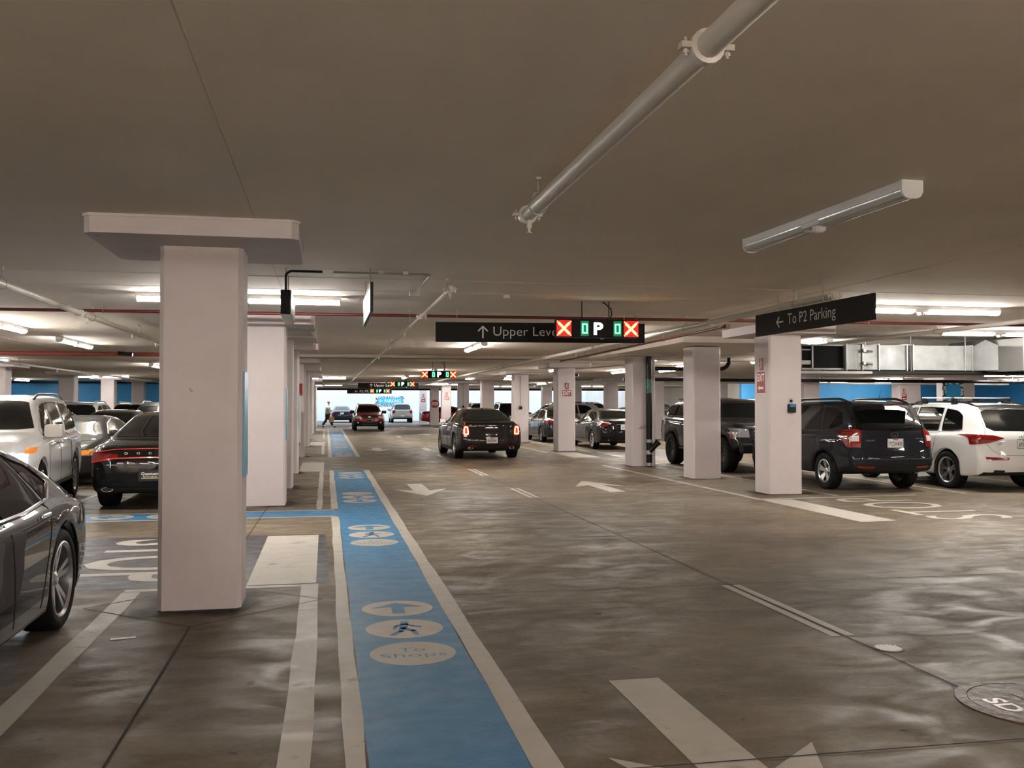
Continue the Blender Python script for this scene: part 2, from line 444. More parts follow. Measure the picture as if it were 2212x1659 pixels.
# right side
b = MB(); fpoly(b, [(7.09, 14.52), (7.20, 14.52), (7.16, 23.35), (7.05, 23.35)]); fpoly(b, [(7.09, 14.38), (10.2, 14.60), (10.2, 14.68), (7.09, 14.5)])
fpoly(b, [(7.12, 29.7), (7.22, 29.7), (7.18, 37.8), (7.08, 37.8)]); fpoly(b, [(8.42, 33), (8.50, 33), (8.50, 38.4), (8.42, 38.4)])
fpoly(b, [(7.12, 45), (7.22, 45), (7.22, 53), (7.12, 53)]); fpoly(b, [(7.12, 60), (7.22, 60), (7.22, 74), (7.12, 74)])
fpart(b, 'stall_line', M_WHITE)
b = MB()
for x in (8.75, 11.25, 13.95, 16.6): fpoly(b, [(x - .045, 14.7), (x + .045, 14.7), (x + .045, 25.4), (x - .045, 25.4)])
for x in (-3.95, -6.6, -9.2): fpoly(b, [(x - .045, 14.9), (x + .045, 14.9), (x + .045, 25), (x - .045, 25)])
for x in (8.75, 11.4, 14): fpoly(b, [(x - .045, 30.2), (x + .045, 30.2), (x + .045, 41), (x - .045, 41)])
fpart(b, 'stall_line', M_WHITE)
b = MB(); fpoly(b, [(7.12, 11.42), (7.68, 11.42), (7.68, 14.36), (7.12, 14.36)], .0035); fpart(b, 'limit_bar', M_WHITE, 'broad white limit bar beside the stop lettering')
b = MB(); fpoly(b, [(7.28, 26.8), (8.1, 26.8), (8.1, 29.75), (7.28, 29.75)], .0035); fpart(b, 'limit_bar', M_WHITE)
b = MB(); fpoly(b, [(8.15, 26.6), (11.2, 26.6), (11.2, 29.8), (8.15, 29.8)], .0015); fpart(b, 'dark_road_patch', M_VIOLET)
b = MB(); put_text(b, 'STOP', frame((8.95, 12.86, .004), (0, 1, 0), (-1, 0, 0)), width=2.9, height=1.25, bold=-.006); fpart(b, 'stop_lettering', M_WHITE, 'white STOP painted sideways on bare concrete')
b = MB(); put_text(b, 'STOP', frame((9.35, 28.2, .004), (0, 1, 0), (-1, 0, 0)), width=2.7, height=1.3, bold=.012); fpart(b, 'stop_lettering', M_WHITE)
# arrows in the two lanes
for (x, y, dn) in [(1.76, 3.95, 1), (1.74, 17.38, 1), (5.23, 17.45, 0), (1.78, 33, 1), (5.2, 33, 0), (5.2, 48.8, 0), (1.8, 64, 1), (5.2, 64, 0)]:
    b = MB(); Mx = frame((x, y, .0), (1, 0, 0), (0, 1, 0)) if not dn else frame((x, y, 0), (-1, 0, 0), (0, -1, 0))
    b.prism([(-.15, -1.22), (.15, -1.22), (.15, .18), (.50, -.10), (0, 1.22), (-.50, -.10), (-.15, .18)], 0, .003, Mx); fpart(b, 'lane_arrow', M_WHITE)
b = MB()
for ya, yb in [(-2, -.4), (1.6, 3.4), (5.85, 7.67), (15.5, 17.29), (20.41, 22.67), (26.56, 29.57), (31.3, 34.4), (44, 47.3), (51, 54), (62, 65)]:
    b = MB(); L = min(yb - ya, 2.2); yc = (ya + yb) / 2
    for xa in (3.42, 3.525): fpoly(b, [(xa, yc - L / 2), (xa + .07, yc - L / 2), (xa + .07, yc + L / 2), (xa, yc + L / 2)])
    fpart(b, 'lane_dash', M_WHITE)
# saw-cut joints
b = MB()
def jl(p, q, w_=.006):
    p, q = Vector(p), Vector(q); d = (q - p).normalized(); n = Vector((-d.y, d.x)) * w_
    fpoly(b, [tuple(p - n), tuple(q - n), tuple(q + n), tuple(p + n)], .0052)
jl((3.508, -5), (3.508, 75)); jl((-.95, 7.0), (-.96, -3)); jl((-.95, 8.8), (-.7, 30))
for y in (3.86, 7.68, 15.3, 25.6, 33.4): jl((1.05, y + .05), (14, y - .1))
for cy in (7.78,):
    jl((-1.85, cy), (-.95, cy - .78)); jl((-.95, cy - .78), (-.02, cy)); jl((-.02, cy), (-.95, cy + .8)); jl((-.95, cy + .8), (-1.85, cy))
fpart(b, 'expansion_joint', M_JOINT)
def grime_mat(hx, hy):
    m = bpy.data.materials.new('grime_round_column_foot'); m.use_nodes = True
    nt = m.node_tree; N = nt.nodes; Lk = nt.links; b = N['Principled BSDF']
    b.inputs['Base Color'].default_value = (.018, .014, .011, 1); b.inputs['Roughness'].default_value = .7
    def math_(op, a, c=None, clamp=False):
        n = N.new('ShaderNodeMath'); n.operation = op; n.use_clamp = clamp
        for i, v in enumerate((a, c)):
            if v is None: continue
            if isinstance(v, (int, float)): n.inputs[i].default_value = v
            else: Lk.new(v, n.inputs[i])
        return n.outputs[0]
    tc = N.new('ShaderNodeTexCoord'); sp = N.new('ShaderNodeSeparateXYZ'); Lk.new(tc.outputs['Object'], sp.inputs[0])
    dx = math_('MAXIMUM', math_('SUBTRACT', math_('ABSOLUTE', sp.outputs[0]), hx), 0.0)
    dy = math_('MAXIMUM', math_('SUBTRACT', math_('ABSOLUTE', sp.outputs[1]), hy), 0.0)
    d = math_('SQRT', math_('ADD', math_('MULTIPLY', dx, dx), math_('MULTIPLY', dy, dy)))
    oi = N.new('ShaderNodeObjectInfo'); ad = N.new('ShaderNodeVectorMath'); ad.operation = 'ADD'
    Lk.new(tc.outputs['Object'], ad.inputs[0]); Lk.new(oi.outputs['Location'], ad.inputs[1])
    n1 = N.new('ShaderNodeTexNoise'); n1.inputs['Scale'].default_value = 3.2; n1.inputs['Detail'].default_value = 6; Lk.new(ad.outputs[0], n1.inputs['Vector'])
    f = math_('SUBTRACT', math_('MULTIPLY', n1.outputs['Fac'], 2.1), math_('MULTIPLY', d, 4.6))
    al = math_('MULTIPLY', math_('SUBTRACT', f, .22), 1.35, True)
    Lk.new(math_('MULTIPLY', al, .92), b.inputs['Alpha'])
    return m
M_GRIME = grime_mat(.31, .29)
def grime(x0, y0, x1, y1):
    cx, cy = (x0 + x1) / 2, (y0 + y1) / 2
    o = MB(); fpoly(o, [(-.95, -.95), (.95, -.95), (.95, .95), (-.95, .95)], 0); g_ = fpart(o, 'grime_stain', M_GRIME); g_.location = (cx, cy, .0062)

# ------------------------------------------------------------------ columns
def column(x0, x1, y0, y1, label, group=None, cap=True, ch=.03, capx=.44, stain=True, capf=.45, capb=.45):
    t = thing('concrete_column', label, 'column', ((x0 + x1) / 2, (y0 + y1) / 2, 0), 0, group)
    hx, hy = (x1 - x0) / 2, (y1 - y0) / 2
    P = [(-hx + ch, -hy), (hx - ch, -hy), (hx, -hy + ch), (hx, hy - ch), (hx - ch, hy), (-hx + ch, hy), (-hx, hy - ch), (-hx, -hy + ch)]
    MB().prism(P, 0, UNDER).build('shaft', M_COL, t)
    if cap:
        c = .05; cx = hx + capx; a, b2 = -hy - capf, hy + capb
        Q = [(-cx + c, a), (cx - c, a), (cx, a + c), (cx, b2 - c), (cx - c, b2), (-cx + c, b2), (-cx, b2 - c), (-cx, a + c)]
        m = MB().prism(Q, UNDER, CEIL - .02)
        Q2 = [(x * 1.012, y * 1.012) for x, y in Q]
        m.prism(Q2, CEIL - .02, CEIL); m.build('drop_panel', M_COL, t)
    if stain: grime(x0, y0, x1, y1)
    return t
column(-1.27, -.645, 7.55, 8.02, 'nearest column with a wide drop panel, beside the blue walkway', ch=.035, capx=.44, capf=.5, capb=.35)
column(-1.24, -.625, 15.02, 15.65, 'second column from the camera in the row along the blue walkway')
lab = ['third column along the blue walkway, half hidden by the one before it', 'fourth column along the blue walkway',
       'column with a white downpipe box, fifth along the blue walkway']
for i, y in enumerate([18.0, 21.85, 28.6, 35.6, 43.6, 51.2, 58.6, 66.0]):
    g = None if i < 3 else 'distant columns along the walkway row'
    column(-1.24, -.62, y, y + .6, lab[i] if i < 3 else 'distant white column in the row along the blue walkway', g, stain=i < 4)
rl = [(15.18, 'white column with a red exit sign and a small black and blue dispenser'), (18.64, 'plain white column between the exit sign column and the black standpipe'),
      (22.68, 'column with a black standpipe running down its face'), (30.5, 'column with a red EXIT plate facing the camera'), (37.9, 'column with a thin conduit and black box, beyond the brown sedan'),
      (46.0, 'plain column just above the brown sedan roof'), (54.4, 'far column with a thin conduit and small black box'),
      (62.45, 'far column with a small red EXIT plate'), (69.4, 'far column carrying the red octagonal stop sign'), (80.0, 'farthest column standing in the daylight by the pale wall')]
for i, (y, l) in enumerate(rl):
    if y > Y1:
        t = thing('concrete_column', l, 'column', (8.25, y + .3, 0)); MB().cbox((0, 0, 1.5), (.6, .6, 3.0)).build('shaft', M_COL, t, bevel=.02); continue
    column(7.70, 8.33, y, y + .6, l, cap=i not in (1,), stain=i < 5)
for x, y in [(-10.75, 33.4), (-10.75, 42.0), (-10.75, 49.5), (-10.2, 54.2)]:
    column(x - .32, x + .32, y, y + .65, 'white column in the left parking hall before the blue wall', 'columns before the left blue wall', stain=False)
for x, y in [(15.0, 40.5), (15.0, 47.4), (15.0, 54.6), (15.0, 62.2), (15.0, 69.5), (22.0, 49)]:
    column(x - .32, x + .32, y, y + .65, 'distant white column among the parked cars at centre right', 'distant columns among the parked cars', stain=False)
column(20.75, 21.5, 37.6, 38.3, 'white column directly behind the dark SUV beside the exit sign column', stain=False)
column(31.0, 32.3, 45.8, 46.6, 'wide column with a small red exit plate before the right blue wall', stain=False)
column(31.5, 33.2, 42.6, 43.4, 'wide column with the blue parking level panel above the roof bars', stain=False)

# ------------------------------------------------------------------ lamps
def lamp_proto(lit=True, L=2.45):
    t = thing('ceiling_light', 'x', 'light', (0, 0, CEIL))
    MB().box(-L / 2, -.07, -.055, L / 2, .07, 0).build('housing', M_HOUSING, t, bevel=.008)
    prof = [(-.065, -.055), (.065, -.055), (.063, -.075), (.05, -.096), (.026, -.106), (-.026, -.106), (-.05, -.096), (-.063, -.075)]
    for a, b2 in ((-L / 2 + .012, -.14), (.10, L / 2 - .012)):
        MB().prism(prof, a, b2, frame((0, 0, 0), (0, 1, 0), (0, 0, 1))).build('diffuser', M_LIT if lit else M_UNLIT, t, smooth=35)
    prof2 = [(-.074, 0), (.074, 0), (.074, -.072), (.055, -.102), (.028, -.113), (-.028, -.113), (-.055, -.102), (-.074, -.072)]
    for a in (-L / 2 - .008, L / 2 - .008):
        MB().prism(prof2, a, a + .016, frame((0, 0, 0), (0, 1, 0), (0, 0, 1))).build('end_cap', M_HOUSING, t)
    m = MB().box(-.14, -.06, -.088, .10, .06, -.055)
    m.lathe([(0, -.135), (.028, -.133), (.045, -.118), (.05, -.088)], 16); m.build('motion_sensor', M_HOUSING, t, smooth=40)
    return t
LP = lamp_proto(True)
lamps = [  # x, y, rotation (0 along X, 90 along the lane), label
    (-1.05, 12.0, 0, 'lit ceiling light passing behind the nearest column'), (8.15, 11.55, 0, 'lit ceiling light showing past the right end of the hanging P2 sign'),
    (12.25, 15.05, 0, 'lit ceiling light above the metal duct at the right edge'),
    (-5.3, 16.65, 90, 'lit ceiling light at the left edge, aligned with the lane'), (-5.3, 21.4, 90, 'lit ceiling light second from the left edge, over the white SUV'),
    (-5.75, 34.0, 90, 'lit ceiling light just left of the nearest column, beyond the red pipe'),
    (3.36, 21.0, 90, 'lit ceiling light under the Upper Level sign, over the lane'), (4.2, 37.3, 90, 'lit ceiling light just behind the second lane display'),
    (3.8, 45.5, 90, 'lit ceiling light above the farther hanging lane display')]
lamps += [(-10.5, 47.2, 0, 'lit ceiling light in two bright bars at far left, above the blue wall'), (-16.2, 54.4, 90, 'small far lit ceiling light at the left edge, over the blue wall'),
    (-.25, 47.6, 0, 'far lit ceiling light over the walkway row, upper of two stacked bars'), (-.15, 64.3, 0, 'far lit ceiling light over the walkway row, lower of two stacked bars'),
    (8.25, 47.2, 0, 'lit ceiling light directly above the brown sedan roof'), (8.0, 60.5, 0, 'far lit ceiling light right of the second lane display'),
    (13.6, 57.8, 90, 'small lit ceiling light left of the EXIT column, end-on'), (19.0, 65.0, 0, 'long far lit ceiling light right of the EXIT column'),
    (13.0, 33.6, 90, 'lit ceiling light in two bars between the standpipe and the next column'), (18.0, 46.7, 0, 'lit ceiling light below the two-bar light beside the standpipe'),
    (24.5, 52.0, 0, 'small far lit ceiling light above the pickup windshield'), (11.7, 35.7, 90, 'lit ceiling light end-on just left of the standpipe column'),
    (28.9, 43.6, 90, 'lit ceiling light under the duct, above the blue-black SUV'), (30.5, 37.0, 0, 'lit ceiling light under the duct at the right edge'),
    (3.8, 61, 90, 'far lit ceiling light end-on above the third lane display'), (12.5, 66.5, 0, 'farthest lit ceiling light near the daylight opening'),
    (29.5, 50.6, 0, 'added far ceiling light washing the right blue wall'), (37, 44, 90, 'lit ceiling light at the right edge before the blue wall')]  # first of these two added to brighten the right blue wall
for x, y, r in [(5.0, 16.2, 90), (13, 25.5, 90), (12, 29.2, 90), (-3.2, 28, 90), (-3.6, 36, 90), (-4.6, 43, 90), (10.4, 19.0, 90), (9.4, 26.6, 90), (8.6, 34.0, 90), (8.3, 41.0, 90)]:  # lamps added out of sight to lift the dim middle of the hall
    lamps.append((x, y, r, 'added lit ceiling light hidden from here by a sign or column'))
for x, y, r in [(-10.5, 22, 0), (-10.5, 30, 0), (-14.6, 34, 90), (24, 24, 90), (16.5, 24, 0), (21.5, 33.5, 90), (20.5, 58, 0), (34, 51, 0)]:  # lamps added at the sides to feed more light in
    lamps.append((x, y, r, 'added lit ceiling light outside the view at the side'))
for x, y, r, l in [(x_, -5.7, 0, '') for x_ in (-13, -9.5, -6, -2.5, 1, 4.5, 8, 11.5, 15, 18.5)] + [(-10.5, 6.0, 90, ''), (-10.5, 13.0, 0, ''), (17.5, 4.5, 90, ''), (22, 8, 0, ''), (21, 16, 90, ''), (3.4, -1.6, 90, ''), (-5.3, -1.2, 90, ''), (10.5, -1.6, 90, '')]:  # unseen lamps added to brighten the near ceiling, floor and columns
    lamps.append((x, y, r, 'lit ceiling light in the aisle behind the camera'))
for i, (x, y, r, l) in enumerate(lamps):
    g = 'added ceiling lights beside the view' if 'outside the view' in l else 'added hidden ceiling lights' if 'hidden from here' in l else ('added ceiling lights beside or behind the camera' if 'behind the camera' in l else None)
    if i == 0:
        o = LP; o.location = (x, y, CEIL); o['label'] = l
    else:
        o = dup(LP, (x, y, CEIL), math.radians(r), l, g)
        if (x, y) == (5.0, 16.2): o.scale.x = .5
un = lamp_proto(False, 2.09); un.location = (3.485, 6.09, CEIL); un.rotation_euler = (0, 0, math.radians(91.3 + 180)); un['label'] = 'unlit ceiling light with clear ribbed diffuser, large at upper right'

# ------------------------------------------------------------------ pipes
def pipe(name, pts, r, m, label, cat='pipe', hang=None, hx='Y', couple=(), heads=(), ends=False, group=None):
    t = thing(name, label, cat, pts[0], 0, group)
    o = Vector(pts[0]); P = [Vector(p) - o for p in pts]
    MB().tube(P, r, 14).build('pipe_run', m, t, smooth=40)
    d = (P[-1] - P[0]).normalized(); L = (P[-1] - P[0]).length
    def at(s): return P[0] + d * s
    for s in (hang or ()):
        q = at(s); m2 = MB()
        side = d.cross(Vector((0, 0, 1))).normalized()
        ring = [q + side * ((r + .012) * math.cos(a * PI / 8)) + Vector((0, 0, (r + .012) * math.sin(a * PI / 8) + (.02 if 2 < a < 6 else 0))) for a in range(17)]
        m2.tube(ring, .004, 5, False); m2.tube([q + Vector((0, 0, r + .03)), Vector((q.x, q.y, CEIL - o.z))], .005, 6)
        m2.cbox((q.x, q.y, CEIL - o.z - .008), (.03, .03, .016))
        m2.build('hanger', M_CONDUIT, t)
    for s in couple:
        q = at(s); side = d.cross(Vector((0, 0, 1))).normalized(); up = Vector((0, 0, 1))
        m2 = MB().tube([q - d * .022, q - d * .018, q + d * .018, q + d * .022], [r + .004, r + .016, r + .016, r + .004], 16)
        for k in (-1, 1):
            c0 = q + side * (k * (r + .03))
            m2.obox(frame(c0, d, side), (.036, .04, .02)); m2.tube([c0 - up * .035, c0 + up * .03], .006, 8); m2.tube([c0 - up * .026, c0 - up * .014], .011, 6)
        m2.build('coupling', m, t, smooth=40)
    for s in heads:
        q = at(s); m2 = MB().tube([q - Vector((0, 0, r)), q - Vector((0, 0, r + .05))], .016, 8).tube([q - Vector((0, 0, r + .05)), q - Vector((0, 0, r + .075))], .007, 6)
        m2.tube([q - Vector((0, 0, r + .075)), q - Vector((0, 0, r + .079))], .018, 10)
        m2.build('sprinkler_head', m, t, smooth=40)
    return t
ZP = 2.80
pipe('sprinkler_pipe', [(1.25, 5.75, ZP), (1.25, -3, ZP)], .044, M_PIPEW, 'thick cream sprinkler pipe crossing the top of the view', hang=(.33, 4.6), couple=(.03, 2.85), heads=(.08,))
pipe('sprinkler_pipe', [(1.29, 9.65, ZP + .02), (1.36, 60, ZP + .02)], .022, M_PIPEW, 'thin sprinkler pipe over the left lane, starting near the junction boxes', hang=(.4, 5, 10, 16, 22, 30, 38), couple=(.1, 3.2, 9), heads=(.12, 2.6, 6, 9.8, 14, 20))
pipe('sprinkler_pipe', [(-3.18, 1, ZP), (-3.18, 56.9, ZP)], .036, M_PIPEW, 'cream sprinkler pipe along the lane at the left', hang=(9.05, 12.7, 16, 20, 26, 33), couple=(12.1, 18), heads=(12.4, 15.4, 17.6, 21, 28))
pipe('sprinkler_pipe', [(-9.0, 10, ZP), (-9.0, 56.9, ZP)], .036, M_PIPEW, 'farther cream pipe along the left parking hall', hang=(14, 20, 27, 34), heads=(17, 24, 31))
pipe('sprinkler_pipe', [(5.52, 9.3, ZP), (5.75, 62, ZP)], .040, M_PIPEW, 'cream sprinkler pipe ending above the hanging P2 sign', hang=(.9, 4.4, 9, 14, 20, 28), couple=(.04, 3.4, 9.5, 14), heads=(.35, 6.5, 11, 17, 25))
pipe('sprinkler_pipe', [(10.1, 8.5, 2.825), (10.1, 24, 2.825)], .036, M_PIPEW, 'cream sprinkler pipe running above the metal duct at right', hang=(2.0, 5.4, 9), couple=(8.8,), heads=(7.5,))
pipe('fire_main', [(-24, 14.28, 2.885), (24, 12.7, 2.885)], .022, M_RED, 'thin dark red pipe crossing the whole ceiling', hang=(14, 18.2, 21, 25.2, 28.6, 32.4, 36))
pipe('fire_main', [(6.05, 13.3, 2.80), (6.45, 25.2, 2.80)], .022, M_RED, 'red branch pipe beside the cream pipe at centre right', hang=(3, 6, 9), couple=(.06,))
pipe('fire_main', [(-24, 26.1, 2.905), (-1.6, 25.6, 2.905)], .055, M_REDPINK, 'faded red pipe crossing the left ceiling', hang=(10, 14, 18))
pipe('water_main', [(-1.5, 25.4, 2.905), (24, 24.9, 2.905)], .052, M_PIPEW, 'grey cross pipe above the second lane display', hang=(3, 6, 9, 12, 15, 18))
pipe('water_main', [(-1.5, 26.2, 2.90), (24, 25.7, 2.90)], .03, M_CONDUIT, 'thin dark conduit beside the grey cross pipe', hang=(4.5, 8, 11.5))
pipe('water_main', [(-4.6, 62, 2.90), (25, 61, 2.90)], .05, M_PIPEW, 'far cross pipe before the daylight opening', hang=(4, 12, 20))
pipe('water_main', [(-4.6, 71, 2.72), (25, 70.5, 2.72)], .07, M_BLACKPIPE, 'far dark pipe above the daylight opening', hang=(4, 8, 12, 20))
pipe('water_main', [(12, 36.5, 2.62), (38, 37.5, 2.62)], .07, M_BLACKPIPE, 'dark pipe under the ceiling below the metal duct', hang=(4, 9, 14, 19))
pipe('water_main', [(12, 44.5, 2.72), (38, 46, 2.72)], .05, M_PIPEW, 'grey pipe high before the right blue wall', hang=(4, 9, 14, 19))
pipe('water_main', [(-28, 57.2, 2.86), (-5.2, 57.2, 2.86)], .05, M_BLACKPIPE, 'dark pipe along the top of the left blue wall', hang=(6, 12, 18))
# diagonal branch at far centre
pipe('sprinkler_pipe', [(9.5, 27.0, 2.84), (5.9, 46, 2.84)], .02, M_CONDUIT, 'thin slanting conduit above the far display', hang=(6, 12))
# black drain elbow and standpipe
t = thing('drain_pipe', 'black drain pipe with an elbow rising to the ceiling between columns', 'pipe', (10.2, 24.3, 2.58))
MB().tube([(-1.6, 0, 0), (.62, 0, 0), (.74, 0, .02), (.84, 0, .08), (.90, 0, .17), (.91, 0, .25), (.91, 0, CEIL - 2.58)], .057, 14).build('pipe_run', M_BLACKPIPE, t, smooth=40)
for s in (.5, .92): pass
MB().tube([(-.1 + .05 * math.cos(a * PI / 6) * 1.6, 0, .0 + .08 * math.sin(a * PI / 6)) for a in range(13)], .008, 6).tube([(-.1, 0, .08), (-.1, 0, CEIL - 2.58)], .006, 6).build('hanger', M_CONDUIT, t)
t = thing('standpipe', 'black standpipe with green tape on the face of a column', 'pipe', (8.12, 22.585, 0))
MB().tube([(0, 0, 0), (0, 0, UNDER - .01)], .075, 16).build('pipe_run', M_BLACKPIPE, t, smooth=40)
for za, zb in ((.02, .10), (.32, .42), (.62, .70)): MB().tube([(0, 0, za), (0, 0, zb)], .085, 16).build('joint_band', mat('dull_band', (.35, .33, .31), .4, .5), t, smooth=40)
MB().tube([(0, -.02, .38), (.1, -.04, .5), (.2, -.05, .6)], .07, 14).tube([(.19, -.05, .59), (.235, -.055, .635)], .085, 14).build('cleanout_branch', M_BLACKPIPE, t, smooth=40)
MB().tube([(0, 0, 1.88), (0, 0, 2.24)], .078, 16).build('green_tape', noisy('green_tape', [(.4, (.01, .03, .025)), (.6, (.03, .22, .18))], (1, 1, 1), 25, 3, (.3, .4)), t, smooth=40)
MB().box(-.2, .02, 1.0, .1, .075, 1.04).build('bracket', M_STEEL, t)

# ------------------------------------------------------------------ ventilation duct
M_DUCT = noisy('galvanised_duct_sheet', [(.35, (.20, .205, .205)), (.65, (.29, .295, .295))], (1, 1, 1), 1.6, 6, (.50, .66), .12, 5, metal=.85)
M_DUCTD = mat('duct_dark_louver', (.002, .002, .002), .6, spec=.1)
t = thing('ventilation_duct', 'large galvanised metal duct hanging under the ceiling at right', 'duct', (9.0, 16.6, 2.28))
zt = .50
def sec(x0, x1, name, mt, y=(0, .9), z=(0, .50), bevel=.004): return MB().box(x0, y[0], z[0], x1, y[1], z[1]).build(name, mt, t, bevel=bevel)
sec(1.05, 2.42, 'duct_section', M_DUCT, (.02, .95)); sec(2.52, 3.92, 'duct_section', M_DUCT, (.0, .95))
fm = MB()
for x in (1.07, 1.42, 1.78, 2.40, 2.54, 3.88): fm.box(x - .012, -.012, -.015, x + .012, .96, .52)
fm.build('flange', M_STEEL, t)
MB().box(2.42, .03, .01, 2.52, .92, .49).build('flexible_joint', M_BLACK, t)
o = MB()
o.add([(3.92, 0, 0), (4.20, -.35, 0), (4.20, -.35, .50), (4.06, -.17, .62), (3.92, 0, .50), (3.92, .95, 0), (4.7, .95, 0), (4.7, .95, .5), (4.1, .95, .62), (3.92, .95, .5)],
      [(0, 1, 2, 3, 4), (5, 9, 8, 7, 6), (0, 5, 6, 1), (4, 3, 8, 9), (3, 2, 7, 8), (0, 4, 9, 5), (1, 6, 7, 2)])
o.build('duct_elbow', M_DUCT, t)
MB().box(4.22, -1.0, -.02, 7.5, .3, .60).build('duct_section', M_DUCT, t, bevel=.004)
MB().box(4.2, -1.015, .06, 7.5, -1.0, .08).box(4.2, -1.015, .42, 7.5, -1.0, .435).box(4.2, -1.02, -.03, 4.24, .3, .61).build('flange', M_STEEL, t)
MB().box(.12, .10, .03, 1.05, .95, .47).build('louver_box', M_DUCTD, t)
fr = MB()
fr.box(.10, .06, 0, 1.06, .1, .03).box(.10, .06, .47, 1.06, .1, .50).box(.10, .06, 0, .14, .1, .5).box(.36, .06, 0, .39, .1, .5)
fr.box(.14, .08, .38, .34, .1, .40).box(.14, .08, .1, .34, .1, .18); fr.build('louver_frame', M_STEEL, t)
MB().box(.05, -.05, -.08, 1.6, 1.0, -.03).build('drip_tray', M_STEEL, t)
dl = MB()
for z in (.13, .38):
    dl.tube([(1.42, -.03, z), (1.60, -.06, z - .02)], .022, 8).tube([(1.43, -.02, z), (1.43, -.07, z)], .035, 10)
dl.build('damper_handle', M_CONDUIT, t)
for x in (1.3, 2.47, 3.7):
    MB().tube([(x, -.03, -.03), (x, -.03, CEIL - 2.28)], .006, 6).build('hanger_rod', M_CONDUIT, t)
MB().box(0, -.04, -.06, 7.2, 1.0, -.02).build('under_strut', mat('dark_strut', (.012, .012, .012), .5, .3, spec=.2), t)

# ------------------------------------------------------------------ hanging signs
def sign_box(name, label, M, wd, ht, th, face=M_SIGNBLK, rods=(), cat='sign'):
    """M: local X along the sign's width, local Y up, local Z out of the front; origin at centre"""
    t = thing(name, label, cat, M.translation)
    R = M.copy(); R.translation = (0, 0, 0)
    MB().obox(R, (wd, ht, th)).build('panel', face, t, bevel=.004)
    for s in rods:
        p = R @ Vector((s * wd, ht / 2, 0))
        MB().tube([p, (p.x, p.y, CEIL - M.translation.z)], .005, 6).build('hanging_rod', M_CONDUIT, t)
    return t, R
M1 = frame((3.10, 13.25, 2.65), (1, -.10, 0), (0, 0, 1))
t, R = sign_box('hanging_sign', 'wide black hanging sign reading Upper Level Parking, nearest of its kind', M1, 3.10, .29, .03, rods=(-.4, .4))
g = MB(); put_text(g, 'Upper Level Parking', R @ Matrix.Translation((.12, -.005, .0165)), width=1.65, height=.175, bold=-.008); g.build('lettering', M_SIGNTXT, t)
g = MB(); chevron_arrow(g, R @ Matrix.Translation((-.86, -.0, 0)), .17, .02, .0155, .018); g.build('arrow', M_SIGNTXT, t)
M2 = frame((5.37, 9.62, 2.585), (0.02, -1, 0), (0, 0, 1))
M2 = frame((5.37, 9.62, 2.585), (0.03, -1, 0), (0, 0, 1))
t, R = sign_box('hanging_sign', 'black hanging sign reading To P2 Parking with left arrow', M2, 2.46, .27, .03, rods=(-.28, .12))
Rf = R @ Matrix.Translation((0, 0, .016))
# its face towards the lane (-X)
if (R @ Vector((0, 0, 1))).x > 0: Rf = frame((0, 0, 0), (0.03, -1, 0), (0, 0, 1)) @ Matrix.Rotation(PI, 4, 'Y') @ Matrix.Translation((0, 0, .016))
g = MB(); put_text(g, 'To P2 Parking', Rf @ Matrix.Translation((.06, 0, 0)), width=1.0, height=.165, bold=-.006); g.build('lettering', M_SIGNTXT, t)
g = MB(); chevron_arrow(g, Rf @ Matrix.Translation((-.62, 0, 0)) @ Matrix.Rotation(PI / 2, 4, 'Z'), .15, .018, -.001, .0015); g.build('arrow', M_SIGNTXT, t)
M3 = frame((.43, 9.92, 2.64), (0, 1, 0), (0, 0, 1))
t, R = sign_box('hanging_sign', 'dark hanging sign coloured pale for its glare, almost edge-on above the walkway', M3, 1.75, .27, .02, mat('glare_grey_sign_face', (.20, .20, .19), .4), rods=(-.3, .3))  # glossy dark sign; its glare is put into the grey face colour
MB().obox(R @ Matrix.Translation((0, .137, 0)), (1.77, .012, .03)).obox(R @ Matrix.Translation((0, -.137, 0)), (1.77, .012, .03)).obox(R @ Matrix.Translation((.88, 0, 0)), (.014, .28, .03)).obox(R @ Matrix.Translation((-.88, 0, 0)), (.014, .28, .03)).build('frame_edge', M_BLACK, t)
M4 = frame((3.1, 47.3, 2.54), (1, -.08, 0), (0, 0, 1))
t, R = sign_box('hanging_sign', 'farther black sign starting Upper, above the red crossover', M4, 3.05, .27, .04, rods=(-.4, .4))
g = MB(); put_text(g, 'Upper Level Parking', R @ Matrix.Translation((.12, -.005, .021)), width=1.65, height=.175); g.build('lettering', M_SIGNTXT, t)
g = MB(); chevron_arrow(g, R @ Matrix.Translation((-.86, 0, 0)), .17, .026, .02, .023); g.build('arrow', M_SIGNTXT, t)
M5 = frame((2.8, 61.5, 2.44), (1, -.05, 0), (0, 0, 1))
t, R = sign_box('hanging_sign', 'farthest black hanging sign with P2, P3, P4 and a left arrow', M5, 2.9, .30, .04, rods=(-.4, .4))
g = MB(); put_text(g, 'P2, P3, P4 & P5', R @ Matrix.Translation((.05, 0, .021)), width=1.35, height=.16, bold=.005); g.build('lettering', M_SIGNTXT, t)
g = MB(); chevron_arrow(g, R @ Matrix.Translation((-.85, 0, 0)) @ Matrix.Rotation(PI / 2, 4, 'Z'), .17, .026, .02, .023); g.build('arrow', M_SIGNTXT, t)

